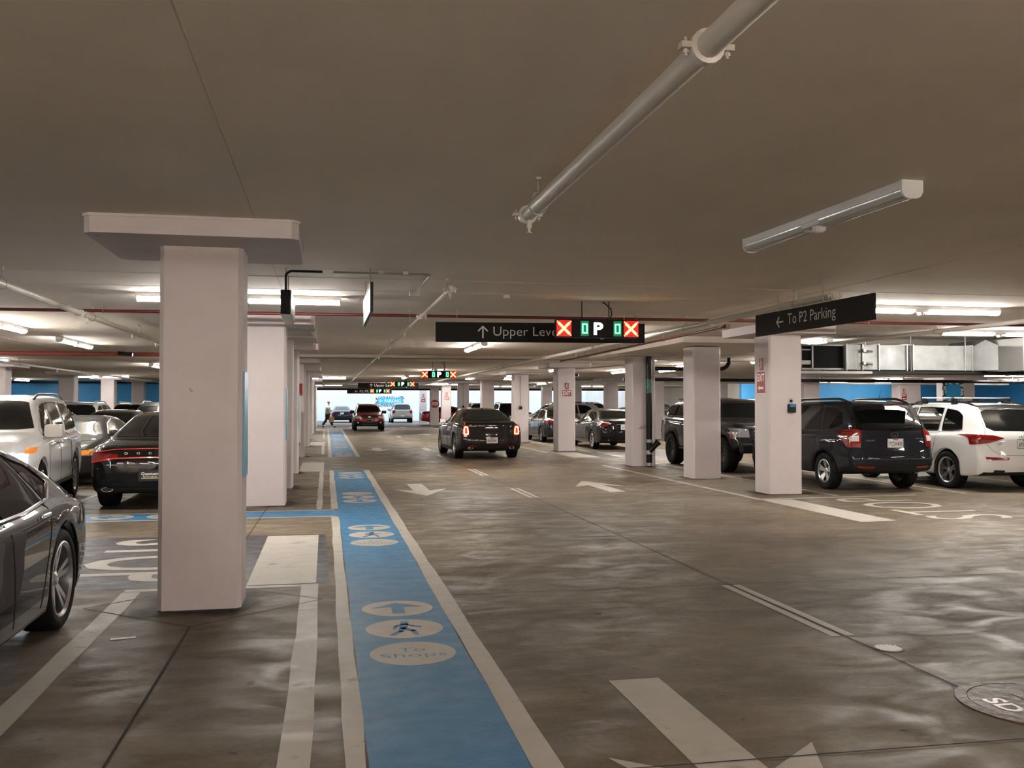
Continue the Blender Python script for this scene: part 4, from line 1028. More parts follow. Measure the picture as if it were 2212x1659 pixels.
def car(S, label, cat='car', loc=(0, 0, 0), heading=90, name=None, group=None):
    t = thing(name or S['name'], label, cat, loc, math.radians(heading), group)
    B = Body(S); P = S['paint']; W = S['W']; xr, xf = B.xr, B.xf
    mb = MB(); mb.v = [tuple(v) for v in B.vs]; mb.f = B.fs; mb.mi = B.mi
    mb.build('body', [P, M_UNDER, M_TRIM], t, smooth=33)
    add_wheels(t, S, B)
    glass = S.get('glass', M_GLASS)
    for sgn in (1, -1):
        for (tp, bt) in S['side']:
            patch(B, MB(), tp, bt, 'side', .004, 16, 6, sgn).build('side_window', glass, t, smooth=180)
            if S.get('wtrim'):
                g = MB(); loop = tp + bt[::-1] + [tp[0]]; pline(B, g, loop, 'side', .016, .006, sgn, .06); g.build('window_trim', S['wtrim'], t, smooth=60)
    for how, k, nm in (('front', 'wind', 'windshield'), ('rear', 'back', 'rear_window')):
        if k in S:
            tp, bt = S[k]; full = lambda q: [(-a, z) for a, z in q[::-1]] + q
            patch(B, MB(), full(tp), full(bt), how, .005, 22, 8).build(nm, S.get(k + '_glass', glass), t, smooth=180)
    if 'rearband' in S:
        tp, bt, m_ = S['rearband']; full = lambda q: [(-a, z) for a, z in q[::-1]] + q
        patch(B, MB(), full(tp), full(bt), 'rear', .004, 22, 3).build('trunk_panel', m_, t, smooth=180)
    # lamps
    for sgn in (1, -1):
        for nm, mt, rp, sp in S.get('lamps', []):
            g = MB()
            if rp: patch(B, g, rp[0], rp[1], rp[2], .012, 26, 12, sgn)
            if sp: patch(B, g, sp[0], sp[1], 'side', .012, 20, 12, sgn, lamp=True)
            if g.v: g.build(nm, mt, t, smooth=60)
        m2 = MB()
        if S.get('mirror', True):
            mx, mz = S['mir']; yb = B.ray((mx, 2.5, mz), (0, -1, 0), 0); yb = abs(yb.y) if yb else W
            m2.tube([(mx, sgn * (yb - .03), mz - .05), (mx + .02, sgn * (yb + .06), mz - .03)], .022, 8)
            o = m2.build('mirror_arm', M_TRIM, t)
            k = S.get('mirk', 1.0)
            g = MB(); Mm = Matrix.Translation((mx + .03, sgn * (yb + .05 + .085 * k), mz + .015)) @ Matrix.Rotation(sgn * -.15, 4, 'Z')
            g.obox(Mm, (.10 * k, .20 * k, .145 * k)); mir = g.build('side_mirror', S.get('mirmat', P), t, smooth=50, bevel=.038 * k)
            g = MB(); g.obox(Mm @ Matrix.Translation((-.051 * k, 0, 0)), (.003, .17 * k, .115 * k)); g.build('mirror_glass', M_CHROME, mir)
    g = MB()
    for sgn in (1, -1):
        for pts in S.get('seams', []): pline(B, g, pts, 'side', .007, .001, sgn)
        for pts in S.get('rseams', []): pline(B, g, pts, 'rear', .007, .001, sgn)
        for pts in S.get('fseams', []): pline(B, g, pts, 'front', .007, .001, sgn)
    if g.v: g.build('panel_gap', M_GAP, t)
    for sgn in (1, -1):
        for hx, hz in S.get('handles', []):
            h = B.ray((hx, sgn * 2.5, hz), (0, -sgn, 0), .02)
            if h: MB().obox(Matrix.Translation(h), (.19, .02, .028)).build('door_handle', S.get('hmat', P), t, bevel=.008)
        if S.get('clad_arch'):
            for c in (-S['wb'] / 2, S['wb'] / 2):
                g = MB(); a0, a1 = B.Ra - .004, B.Ra + S['clad_arch']
                arc = lambda r: [(c + r * math.cos(PI * k / 20), max(S['R'] * .62, S['R'] + r * math.sin(PI * k / 20) * .97)) for k in range(21)]
                patch(B, g, arc(a1), arc(a0), 'side', .014, 20, 2, sgn); g.build('wheel_arch_trim', M_TRIM, t, smooth=180)
    # number plate
    def plate(how, y, z, txt, mt=M_PLATE, tm=M_PLTXT, extra=True, wd=.305, ht=.155):
        rear = how == 'rear'; h = B.ray((-6 if rear else 6, y, z), (1 if rear else -1, 0, 0), .012)
        if h is None: return
        Mx = frame(h + Vector((-.004 if rear else .004, 0, 0)), (0, -1, 0) if rear else (0, 1, 0), (0, 0, 1))
        MB().obox(frame(h, (0, -1, 0) if rear else (0, 1, 0), (0, 0, 1)), (wd + .02, ht + .02, .014)).build('plate_frame', S.get('pframe', M_TRIM), t, bevel=.003)
        p = MB().obox(Mx @ Matrix.Translation((0, 0, .003)), (wd, ht, .008)).build('number_plate', mt, t)
        if txt: slot_text(txt, Mx @ Matrix.Translation((0, -.012, .0085)), wd * .86, ht * .50, tm, p, bold=.012)
        if extra: 
            q = MB().obox(Mx @ Matrix.Translation((0, ht * .40, .0075)), (wd * .34, ht * .13, .001)); q.build('plate_caption', mat('plate_red', (.35, .03, .03), .5), p)
        return Mx, p
    if 'plate' in S: S['_plate'] = plate('rear', *S['plate'])
    if 'fplate' in S: plate('front', *S['fplate'])
    for e in S.get('exhaust', []):
        y, z, rw, rh = e
        h = B.ray((-6, y, z), (1, 0, 0), .0)
        if h:
            g = MB(); ell = [(rw * math.cos(2 * PI * k / 20), rh * math.sin(2 * PI * k / 20)) for k in range(20)]
            Mx = frame(h + Vector((.08, 0, 0)), (0, -1, 0), (0, 0, 1))
            g.prism(ell, 0, .10, Mx); ob = g.build('exhaust_tip', M_CHROME, t, smooth=40)
            MB().prism([(a * .82, b * .78) for a, b in ell], .1, .101, Mx).build('exhaust_bore', M_UNDER, ob)
    if 'extra' in S: S['extra'](t, B, S)
    return t

# ---- side window outlines (front to back), rear pillars, lamps per type
def sedan_spec(**k):
    S = dict(name='sedan', wb=2.78, fo=.95, ro=1.10, W=.915, Wr=.56, R=.33, G=.42, sill=.22, rz=.30, fz=.20,
        top=[(2.36, .70), (2.1, .80), (1.6, .90), (1.05, .985), (.35, 1.36), (-.25, 1.45), (-.95, 1.40), (-1.45, 1.22), (-1.88, 1.06), (-2.25, 1.045), (-2.5, .98)],
        belt=[(2.36, .66), (1.6, .82), (.8, .90), (-.6, .95), (-1.5, .985), (-2.5, .93)], rear=[(.28, .10), (.55, 0), (.9, .03), (1.05, .06)],
        side=[([(.78, 1.0), (.30, 1.25), (-.20, 1.36), (-.26, 1.365)], [(.78, .955), (.3, .955), (-.2, .965), (-.30, .965)]),
              ([(-.34, 1.365), (-.95, 1.33), (-1.12, 1.28), (-1.42, 1.10)], [(-.36, .97), (-.9, .985), (-1.2, .995), (-1.38, 1.01)])],
        wind=([(0, 1.36), (.44, 1.345), (.50, 1.335)], [(0, 1.0), (.5, 1.0), (.66, 1.0)]), back=([(0, 1.355), (.42, 1.345), (.48, 1.335)], [(0, 1.09), (.48, 1.09), (.60, 1.095)]),
        lamps=[('tail_lamp', M_TAIL, ([(.50, .93), (.84, .97)], [(.50, .86), (.84, .78)], 'rear'), ([(-2.44, .97), (-2.05, .95)], [(-2.44, .78), (-2.25, .84)])),
               ('headlamp', M_HEAD, ([(.46, .68), (.80, .74)], [(.46, .60), (.80, .60)], 'front'), None)],
        seams=[[(.86, .93), (.86, .42), (.80, .28)], [(-.30, .95), (-.32, .28)], [(-1.12, .97), (-1.05, .72), (-.92, .55), (-.90, .3)]],
        rseams=[[(0, .66), (.62, .66), (.70, .85)]], handles=[(.02, .86), (-.92, .88)], mir=(.74, .98), plate=(0, .80, 'SDN4092'), fplate=(0, .45, ''))
    S.update(k); return S
def suv_spec(**k):
    S = dict(name='sport_utility_vehicle', wb=2.64, fo=.90, ro=.98, W=.90, Wr=.60, R=.345, G=.50, sill=.30, rz=.38, fz=.28, kr=.15,
        top=[(2.22, .86), (1.95, 1.0), (1.0, 1.12), (.35, 1.58), (-.1, 1.665), (-1.2, 1.67), (-1.9, 1.63), (-2.30, 1.56)],
        belt=[(2.22, .80), (1.5, .95), (.5, 1.02), (-1.0, 1.06), (-2.3, 1.10)], rear=[(.35, .10), (.58, -.0), (.70, .03), (.95, .06), (1.12, .10), (1.54, .40), (1.62, .44)],
        side=[([(.72, 1.15), (.30, 1.44), (-.02, 1.55), (-.12, 1.56)], [(.72, 1.08), (.3, 1.08), (-.05, 1.09), (-.16, 1.09)]),
              ([(-.22, 1.565), (-.6, 1.57), (-.98, 1.56)], [(-.26, 1.095), (-.6, 1.10), (-1.02, 1.11)]),
              ([(-1.06, 1.555), (-1.45, 1.53), (-1.70, 1.44)], [(-1.10, 1.115), (-1.45, 1.14), (-1.78, 1.24)])],
        wind=([(0, 1.60), (.46, 1.585), (.52, 1.57)], [(0, 1.14), (.5, 1.14), (.66, 1.15)]), back=([(0, 1.585), (.50, 1.575), (.60, 1.55)], [(0, 1.12), (.62, 1.13), (.76, 1.18)]),
        lamps=[('tail_lamp', M_TAIL, ([(.58, 1.06), (.84, 1.10)], [(.66, .80), (.84, .80)], 'rear'), ([(-2.25, 1.10), (-1.92, 1.08)], [(-2.22, .80), (-2.16, .80)])),
               ('headlamp', M_HEAD, ([(.50, .84), (.80, .88)], [(.50, .70), (.80, .72)], 'front'), None)],
        seams=[[(.80, 1.05), (.82, .4)], [(-.20, 1.07), (-.22, .4)], [(-1.06, 1.08), (-.98, .75), (-.86, .6), (-.84, .4)]],
        rseams=[[(0, .60), (.60, .60), (.66, .85), (.60, 1.12)]], handles=[(.05, .94), (-.85, .96)], mir=(.68, 1.10), clad=.42, clad_arch=.05, plate=(0, .84, 'SUV7310'), fplate=(0, .52, ''))
    S.update(k); return S
def rails(t, B, S, y=.50, z0=None, x0=.1, x1=-1.7, m=M_BLACK, lift=.06, r=.018):
    for s in (1, -1):
        pts = []
        for i in range(13):
            x = x0 + (x1 - x0) * i / 12; k = min(1, i / 1.6, (12 - i) / 1.6)
            pts.append((x, s * y, B.top(x) - .02 + lift * k - .01))
        MB().tube(pts, r, 8).build('roof_rail', m, t, smooth=60)
def antenna(t, x, z, y=0, L=.2):
    MB().tube([(x, y, z), (x - L * .35, y, z + L)], .004, 6).build('antenna', M_BLACK, t)
def fin(t, x, z, m):
    MB().add([(x + .08, 0, z), (x - .07, .02, z), (x - .07, -.02, z), (x - .06, 0, z + .055)], [(0, 1, 3), (0, 3, 2), (1, 2, 3), (0, 2, 1)]).build('antenna_fin', m, t)
def grille(t, B, tp, bt, name='grille', m=M_TRIM, bars=5):
    full = lambda q: [(-a, z) for a, z in q[::-1]] + q
    o = patch(B, MB(), full(tp), full(bt), 'front', .008, 20, 5).build(name, m, t, smooth=180)
    z0, z1 = bt[0][1], tp[0][1]; g = MB()
    for k in range(1, bars):
        z = z0 + (z1 - z0) * k / bars; pline(B, g, [(-tp[-1][0] * .93, z), (tp[-1][0] * .93, z)], 'front', .012, .014)
    g.build('grille_bar', M_CHROME if bars < 4 else M_CONDUIT, o)
def driver(t, x, y, z):
    MB().lathe([(0, -.12), (.06, -.11), (.085, -.04), (.09, .04), (.06, .11), (0, .125)], 14, Matrix.Translation((x, y, z))).build('driver_silhouette', M_BLACK, t, smooth=180)
M_SEETHRU = mat('tinted_glass_green', (.02, .035, .034), .04, spec=.8)

# 1 dark grey fastback at the left edge (nose towards the camera)
def ex_tesla(t, B, S):
    for sgn in (1, -1):
        g = MB(); pline(B, g, [(.95, .93), (.2, .892), (-.8, .90), (-1.30, .935), (-1.63, 1.04), (-1.50, 1.17), (-1.1, 1.29), (-.55, 1.37), (.1, 1.37), (.6, 1.2)], 'side', .026, .012, sgn, .04)
        g.build('window_chrome', M_CHROME, t, smooth=70)
        g = MB(); pline(B, g, [(-1.98, .90), (-2.06, .89)], 'side', .02, .01, sgn, .02); g.build('charge_flap_reflector', M_CHROME, t)
charc = paint('charcoal', (.009, .008, .0075), 0, .5)
T1 = sedan_spec(name='fastback_sedan', wb=2.96, fo=.90, ro=1.06, W=.965, Wr=.55, R=.355, tw=.25, rim=.76, rs='y', rn=5, rimmat=M_RIM, paint=charc, sill=.19, G=.44, inset=.02,
    top=[(2.38, .66), (2.1, .80), (1.5, .92), (1.1, .99), (.35, 1.33), (-.3, 1.435), (-.95, 1.395), (-1.45, 1.29), (-1.85, 1.15), (-2.1, 1.035), (-2.35, .96), (-2.52, .90)],
    kr=.30, belt=[(2.38, .62), (1.5, .82), (.8, .86), (-.6, .875), (-1.5, .91), (-2.52, .84)],
    side=[([(.86, .99), (.35, 1.22), (-.20, 1.345), (-.30, 1.35)], [(.86, .915), (.3, .90), (-.2, .90), (-.34, .90)]),
          ([(-.38, 1.352), (-.80, 1.33), (-1.08, 1.27), (-1.16, 1.25)], [(-.42, .90), (-.8, .905), (-1.1, .915), (-1.22, .93)]),
          ([(-1.22, 1.23), (-1.40, 1.18), (-1.56, 1.09)], [(-1.28, .935), (-1.42, .96), (-1.57, 1.04)])],
    lamps=[('tail_lamp', M_TAIL, ([(.45, .86), (.80, .87)], [(.45, .80), (.80, .73)], 'rear'), None), ('headlamp', M_HEAD, ([(.5, .66), (.82, .72)], [(.5, .60), (.82, .60)], 'front'), None)],
    seams=[[(.90, .9), (.92, .45), (.85, .28)], [(-.34, .92), (-.36, .26)], [(-1.20, .94), (-1.12, .72), (-1.0, .5), (-.9, .27)], [(-1.98, 1.04), (-1.95, .80), (-1.87, .70)]],
    handles=[(.05, .845), (-1.0, .86)], hmat=M_CHROME, mir=(.42, .95), mirk=1.15, mirmat=M_BLACK, extra=ex_tesla)
car(T1, 'dark grey fastback sedan cut off by the left edge, nose towards the camera', loc=(-2.77, 5.65, 0), heading=-90)

# 2 white SUV with a lit headlamp
white = paint('white', (.72, .71, .70), .0, .35)
M_BEAM = mat('lit_headlamp', (.9, .9, 1), .2, emit=(.62, .76, 1.0), es=3.5)
def ex_white(t, B, S):
    rails(t, B, S, .66, x0=.45, x1=-2.0, m=M_BLACK, lift=.045)
    fin(t, -.0, B.top(0) + .0, S['paint'])
    grille(t, B, [(0, .92), (.60, .90)], [(0, .58), (.58, .58)], bars=6)
    for sgn in (1, -1):
        MB().obox(Matrix.Translation((-.05, sgn * (S['W'] - .03), .40)), (1.9, .12, .035)).build('running_board', M_TRIM, t, bevel=.01)
        g = MB(); patch(B, g, [(.855, 1.0), (.945, 1.0)], [(.87, .93), (.945, .93)], 'front', .012, 4, 4, sgn); g.build('side_marker', M_AMBER, t)
T2 = suv_spec(wb=2.92, fo=.93, ro=1.13, W=.995, Wr=.70, R=.40, rim=.66, rs='many', rn=12, paint=white, sill=.36, fz=.32, rz=.4, clad=.40, clad_arch=0, kf=.20, G=.52, tw=.25,
    top=[(2.39, 1.02), (2.2, 1.10), (1.6, 1.17), (1.18, 1.21), (.62, 1.66), (.2, 1.735), (-1.2, 1.75), (-2.1, 1.71), (-2.55, 1.64)],
    belt=[(2.39, .95), (1.5, 1.04), (.5, 1.09), (-1.0, 1.10), (-2.55, 1.12)], front=[(.3, -.10), (.5, -.01), (.9, 0), (1.05, -.08)],
    side=[([(.86, 1.25), (.55, 1.56), (.30, 1.61), (.12, 1.62)], [(.88, 1.14), (.6, 1.14), (.3, 1.145), (.10, 1.145)]),
          ([(.04, 1.625), (-.5, 1.63), (-.88, 1.62)], [(.02, 1.145), (-.5, 1.15), (-.90, 1.16)]),
          ([(-1.02, 1.62), (-1.7, 1.60), (-1.98, 1.56)], [(-1.02, 1.165), (-1.7, 1.18), (-2.20, 1.20)])],
    wind=([(0, 1.66), (.56, 1.645), (.64, 1.62)], [(0, 1.235), (.6, 1.235), (.78, 1.25)]), back=([(0, 1.6), (.52, 1.59)], [(0, 1.18), (.68, 1.2)]),
    lamps=[('tail_lamp', M_TAIL, ([(.66, 1.1), (.86, 1.12)], [(.72, .75), (.86, .75)], 'rear'), None),
           ('headlamp', M_BEAM, ([(.66, .93), (.90, .93)], [(.68, .70), (.90, .70)], 'front'), None)],
    seams=[[(.98, 1.1), (1.0, .45)], [(.08, 1.12), (.06, .42)], [(-.95, 1.13), (-.95, .8), (-.85, .45)]], handles=[(.25, 1.02), (-.72, 1.03)], hmat=M_CHROME,
    mir=(.86, 1.19), mirk=1.35, mirmat=paint('warm_white', (.70, .66, .60), 0, .4), wtrim=M_CHROME, extra=ex_white)
car(T2, 'white SUV with a glaring lit headlamp, parked at left facing the camera', loc=(-5.04, 15.55, 0), heading=-84.3)

# 3 black muscle sedan seen from behind beside the nearest column
gloss = paint('black', (.004, .004, .0045), 0, .5)
def ex_charger(t, B, S):
    g = MB(); pline(B, g, [(-.84, .88), (-.5, .93), (0, .94), (.5, .93), (.84, .88)], 'rear', .016, .014)
    pline(B, g, [(-.84, .74), (-.5, .80), (0, .81), (.5, .80), (.84, .74)], 'rear', .024, .014); g.build('light_bar', mat('red_light_bar', (.35, .01, .01), .2, coat=1, emit=(1, .02, .01), es=.03), t, smooth=60)
    for i, ch in enumerate('DODGE'):
        h = B.ray((-6, .34 - .17 * i, .87), (1, 0, 0), .014)
        if h: slot_text(ch, frame(h, (0, -1, 0), (0, 0, 1)), .045, .034, M_CHROME, t, 'badge_letter', .02)
    h = B.ray((-6, .52, .70), (1, 0, 0), .012); slot_text('CHARGER', frame(h, (0, -1, 0), (0, 0, 1)), .20, .022, M_CHROME, t, 'badge_lettering', .01)
    Mx, p = S['_plate']
    slot_text('Quantum', Mx @ Matrix.Translation((0, .025, .0085)), .24, .05, M_SIGNWHITE, p, bold=.02)
    slot_text('AUTO SALES', Mx @ Matrix.Translation((0, -.018, .0085)), .20, .02, M_SIGNWHITE, p, bold=.01)
    MB().obox(Mx @ Matrix.Translation((0, -.04, .008)), (.24, .012, .001)).build('plate_stripe', mat('plate_yellow', (.5, .4, .1), .4), p)
    MB().tube([(-2.25, -.55, 1.025), (-2.25, 0, 1.035), (-2.25, .55, 1.025)], .012, 6).build('spoiler_lip', S['paint'], t)
T3 = sedan_spec(name='muscle_sedan', wb=3.05, fo=.94, ro=1.05, W=.915, Wr=.56, R=.36, tw=.26, rs='y', rimmat=M_RIMD, paint=gloss, rz=.30, G=.42,
    top=[(2.46, .74), (2.2, .86), (1.5, .97), (1.15, 1.01), (.45, 1.37), (-.2, 1.48), (-.95, 1.43), (-1.45, 1.26), (-1.88, 1.07), (-2.3, 1.04), (-2.57, .98)],
    belt=[(2.46, .70), (1.6, .86), (.8, .93), (-.6, .97), (-1.5, .99), (-2.57, .92)], rear=[(.28, .10), (.55, 0), (.75, .01), (1.0, .05), (1.1, .04)],
    back=([(0, 1.41), (.42, 1.40), (.50, 1.385)], [(0, 1.09), (.48, 1.09), (.64, 1.095)]),
    lamps=[('tail_lamp', M_TAIL, ([(.45, .86), (.86, .88)], [(.45, .80), (.86, .74)], 'rear'), ([(-2.52, .88), (-2.28, .86)], [(-2.50, .74), (-2.40, .77)])), ('headlamp', M_HEAD, ([(.5, .72), (.85, .76)], [(.5, .64), (.85, .64)], 'front'), None)],
    plate=(0, .545, '', mat('dealer_plate_black', (.01, .01, .01), .3), M_SIGNWHITE, False), exhaust=[(.62, .335, .085, .035), (-.62, .335, .085, .035)], rseams=[[(0, .70), (.66, .70), (.74, .82)]],
    rearband=([(0, .935), (.85, .875)], [(0, .80), (.85, .75)], mat('black_lamp_band', (.005, .005, .005), .08, coat=1)), mir=(.82, 1.03), extra=ex_charger)
car(T3, 'black sedan with a full-width red light bar and dealer plate, beside the nearest column', loc=(-2.55, 17.1, 0), heading=90)

# 4 brown-grey sedan driving away with brake lamps on
M_BRAKE = mat('lit_brake_ring', (.9, .3, .1), .3, emit=(1, .30, .07), es=2.6)
M_BRAKER = mat('lit_brake_lens', (.4, .01, .01), .2, emit=(1, .008, .004), es=.32)
def ex_300(t, B, S):
    for sgn in (1, -1):
        def ring(k, c=(.735, .845)):
            return [(c[0] + k * a, c[1] + k * b2) for a, b2 in [(-.035, .105), (.03, .115), (.055, .06), (.062, -.09), (.045, -.11), (-.055, -.11), (-.062, -.09), (-.048, .06)]]
        g = MB(); P = ring(.92); pline(B, g, P + [P[0]], 'rear', .030, .014, sgn, .02); g.build('brake_light_ring', M_BRAKE, t, smooth=60)
    g = MB(); pline(B, g, [(-.20, .915), (-.06, .905), (0, .895), (.06, .905), (.20, .915)], 'rear', .014, .01); g.build('winged_badge', M_CHROME, t)
    MB().tube([(-2.22, -.6, 1.095), (-2.24, 0, 1.11), (-2.22, .6, 1.095)], .014, 6).build('spoiler_lip', S['paint'], t)
    fin(t, -.95, B.top(-.95), S['paint'])
    for s in (1, -1):
        g = MB(); patch(B, g, [(.42, .415), (.66, .43)], [(.44, .385), (.66, .40)], 'rear', .008, 6, 2, s); g.build('bumper_reflector', M_TAIL, t)
        g = MB(); patch(B, g, [(-2.12, .68), (-2.05, .68)], [(-2.12, .645), (-2.05, .645)], 'side', .01, 3, 2, s); g.build('side_marker', M_AMBER, t)
brown = paint('warm_grey', (.019, .0135, .012), 0, .5)
T4 = sedan_spec(name='large_sedan', wb=3.05, fo=.90, ro=1.09, W=.95, Wr=.57, R=.365, tw=.245, rs='y', rn=7, rimmat=M_RIM, paint=brown, rz=.30, G=.42,
    top=[(2.42, .84), (2.2, .93), (1.5, 1.02), (1.1, 1.06), (.45, 1.38), (-.2, 1.485), (-1.0, 1.44), (-1.5, 1.26), (-1.88, 1.12), (-2.3, 1.105), (-2.6, 1.05)],
    belt=[(2.42, .80), (1.6, .92), (.8, .98), (-.6, 1.01), (-1.5, 1.03), (-2.6, .99)], rear=[(.28, .10), (.5, 0), (.75, .02), (1.0, .04), (1.1, .03)], kr=.13,
    back=([(0, 1.415), (.42, 1.405), (.50, 1.39)], [(0, 1.14), (.48, 1.14), (.66, 1.15)]), back_glass=M_SEETHRU,
    side=[([(.82, 1.08), (.36, 1.29), (-.18, 1.39), (-.26, 1.395)], [(.82, 1.02), (.3, 1.02), (-.2, 1.03), (-.30, 1.03)]), ([(-.34, 1.395), (-.95, 1.36), (-1.15, 1.30), (-1.45, 1.14)], [(-.36, 1.035), (-.9, 1.045), (-1.2, 1.05), (-1.40, 1.06)])],
    lamps=[('tail_lamp', M_BRAKER, ([(.68, .975), (.80, .985)], [(.655, .715), (.82, .715)], 'rear'), None), ('headlamp', M_HEAD, ([(.5, .80), (.85, .84)], [(.5, .70), (.85, .72)], 'front'), None)],
    plate=(0, .565, '6XZR742', M_PLATE), rseams=[[(0, .69), (.70, .69), (.66, .98)]], exhaust=[(.60, .345, .075, .035), (-.60, .345, .075, .035)], mirmat=M_BLACK, mir=(.80, 1.06), hmat=M_CHROME, wtrim=M_CHROME, clad=.36, extra=ex_300)
T4['pframe'] = M_CHROME
car(T4, 'dark brown-grey sedan driving away in the lane with its red brake lamps lit', loc=(4.62, 28.75, 0), heading=91)

# 5 dark blue-black SUV right of the exit sign column
navy = paint('blue_black', (.007, .008, .013), 0, .5)
def wiper(t, B, z, y0=.05, y1=-.35):
    h0 = B.ray((-6, y0, z), (1, 0, 0), .02); h1 = B.ray((-6, y1, z + .03), (1, 0, 0), .02)
    if h0 and h1: MB().tube([h0 + Vector((-.01, 0, -.03)), h0, h1], .010, 6).build('rear_wiper', M_BLACK, t)
def ex_forester(t, B, S):
    rails(t, B, S, .58, x0=.35, x1=-1.75, lift=.06, r=.024)
    antenna(t, -1.72, 1.63, .0, .22); wiper(t, B, 1.15, .02, -.42)
    h = B.ray((-6, 0, 1.05), (1, 0, 0), .012)
    g = MB(); Mx = frame(h, (0, -1, 0), (0, 0, 1)); ell = lambda k: [(k * .075 * math.cos(a * PI / 12), k * .042 * math.sin(a * PI / 12)) for a in range(24)]
    g.tube([Mx @ Vector((x, y, 0)) for x, y in ell(1) + [ell(1)[0]]], .005, 6)
    for a, b2, r in ((-.035, .012, .008), (.0, -.01, .005), (.02, .012, .005), (.035, -.008, .005), (.012, -.02, .005)): g.prism(circ(r, 6, (a, b2)), -.003, .004, Mx)
    g.build('oval_badge', M_CHROME, t)
    for txt, y, z, wd, ht in (('SUBARU', .47, .945, .19, .028), ('FORESTER', -.50, .975, .19, .022), ('AWD', -.56, .935, .07, .022)):
        h = B.ray((-6, y, z), (1, 0, 0), .010); slot_text(txt, frame(h, (0, -1, 0), (0, 0, 1)), wd, ht, M_CHROME, t, 'badge_lettering', .01)
    for s in (1, -1):
        g = MB(); patch(B, g, [(.67, 1.035), (.86, 1.02)], [(.68, .93), (.84, .93)], 'rear', .016, 6, 4, s); g.build('clear_lens', M_TAILW, t, smooth=60)
        g = MB(); patch(B, g, [(.40, .475), (.74, .49)], [(.44, .44), (.70, .45)], 'rear', .012, 8, 2, s); g.build('bumper_reflector', M_TAIL, t)
    full = [(-.80, .60), (0, .60), (.80, .60)]
    g = MB(); pline(B, g, full, 'rear', .03, .006); g.build('bumper_ledge', M_TRIM, t, smooth=60)
    MB().box(-2.24, -.56, 1.59, -1.94, .56, 1.615).build('roof_spoiler', S['paint'], t, bevel=.01)
    MB().box(-2.243, -.14, 1.594, -2.239, .14, 1.61).build('high_brake_lamp', M_TAIL, t)
T5 = suv_spec(Wr=.66, paint=navy, wb=2.60, fo=.77, ro=.98, rs='wide', rn=5, rim=.64, plate=(.0, .895, '7CSX408'), rimmat=M_RIM,
    lamps=[('tail_lamp', M_TAIL, ([(.62, 1.13), (.70, 1.15), (.88, 1.11)], [(.655, .82), (.84, .82)], 'rear'), ([(-2.22, 1.13), (-2.04, 1.12), (-1.86, 1.08)], [(-2.19, .82), (-2.12, .82), (-2.06, .86)])), ('headlamp', M_HEAD, ([(.50, .84), (.80, .88)], [(.50, .70), (.80, .72)], 'front'), None)],
    exhaust=[(-.60, .36, .04, .035)], extra=ex_forester, pframe=M_CHROME, clad=.50)
car(T5, 'blue-black SUV with black roof rails, right of the exit sign column, rear to the camera', loc=(10.08, 17.28, 0), heading=90)

# 6 white SUV with silver cross bars at the right edge
def ex_q5(t, B, S):
    rails(t, B, S, .56, x0=.35, x1=-1.75, lift=.05)
    for x in (-.25, -1.15):
        o = MB().box(x - .045, -.62, B.top(x) + .085, x + .045, .62, B.top(x) + .11).build('cross_bar', mat('brushed_aluminium', (.62, .62, .62), .3, .9), t, bevel=.01)
        for s in (1, -1): MB().box(x - .06, s * .58 - .035, B.top(x) - .02, x + .06, s * .58 + .035, B.top(x) + .085).build('bar_foot', M_BLACK, t, bevel=.01)
    wiper(t, B, 1.13, -.02, -.42); fin(t, -1.62, B.top(-1.62) - .005, S['paint'])
    h = B.ray((-6, 0, 1.0), (1, 0, 0), .014); Mx = frame(h, (0, -1, 0), (0, 0, 1)); g = MB()
    for k in range(4): g.tube([Mx @ Vector(((k - 1.5) * .048 + .03 * math.cos(a * PI / 10), .03 * math.sin(a * PI / 10), 0)) for a in range(21)], .0045, 6, False)
    g.build('four_ring_badge', M_CHROME, t)
    h = B.ray((-6, .50, .875), (1, 0, 0), .012); slot_text('Q5', frame(h, (0, -1, 0), (0, 0, 1)), .10, .04, M_CONDUIT, t, 'badge_lettering', .01)
    for s in (1, -1):
        g = MB(); patch(B, g, [(.34, .625), (.78, .64)], [(.36, .585), (.76, .58)], 'rear', .012, 10, 2, s); g.build('bumper_reflector', M_TAIL, t, smooth=60)
        g = MB(); patch(B, g, [(.40, .395), (.60, .40)], [(.38, .315), (.62, .315)], 'rear', .010, 6, 3, s); g.build('exhaust_recess', M_UNDER, t)
    full = lambda q: [(-a, z) for a, z in q[::-1]] + q
    patch(B, MB(), full([(0, 1.585), (.56, 1.565)]), full([(0, 1.53), (.58, 1.50)]), 'rear', .02, 20, 2).build('roof_spoiler', M_BLACK, t, smooth=180)
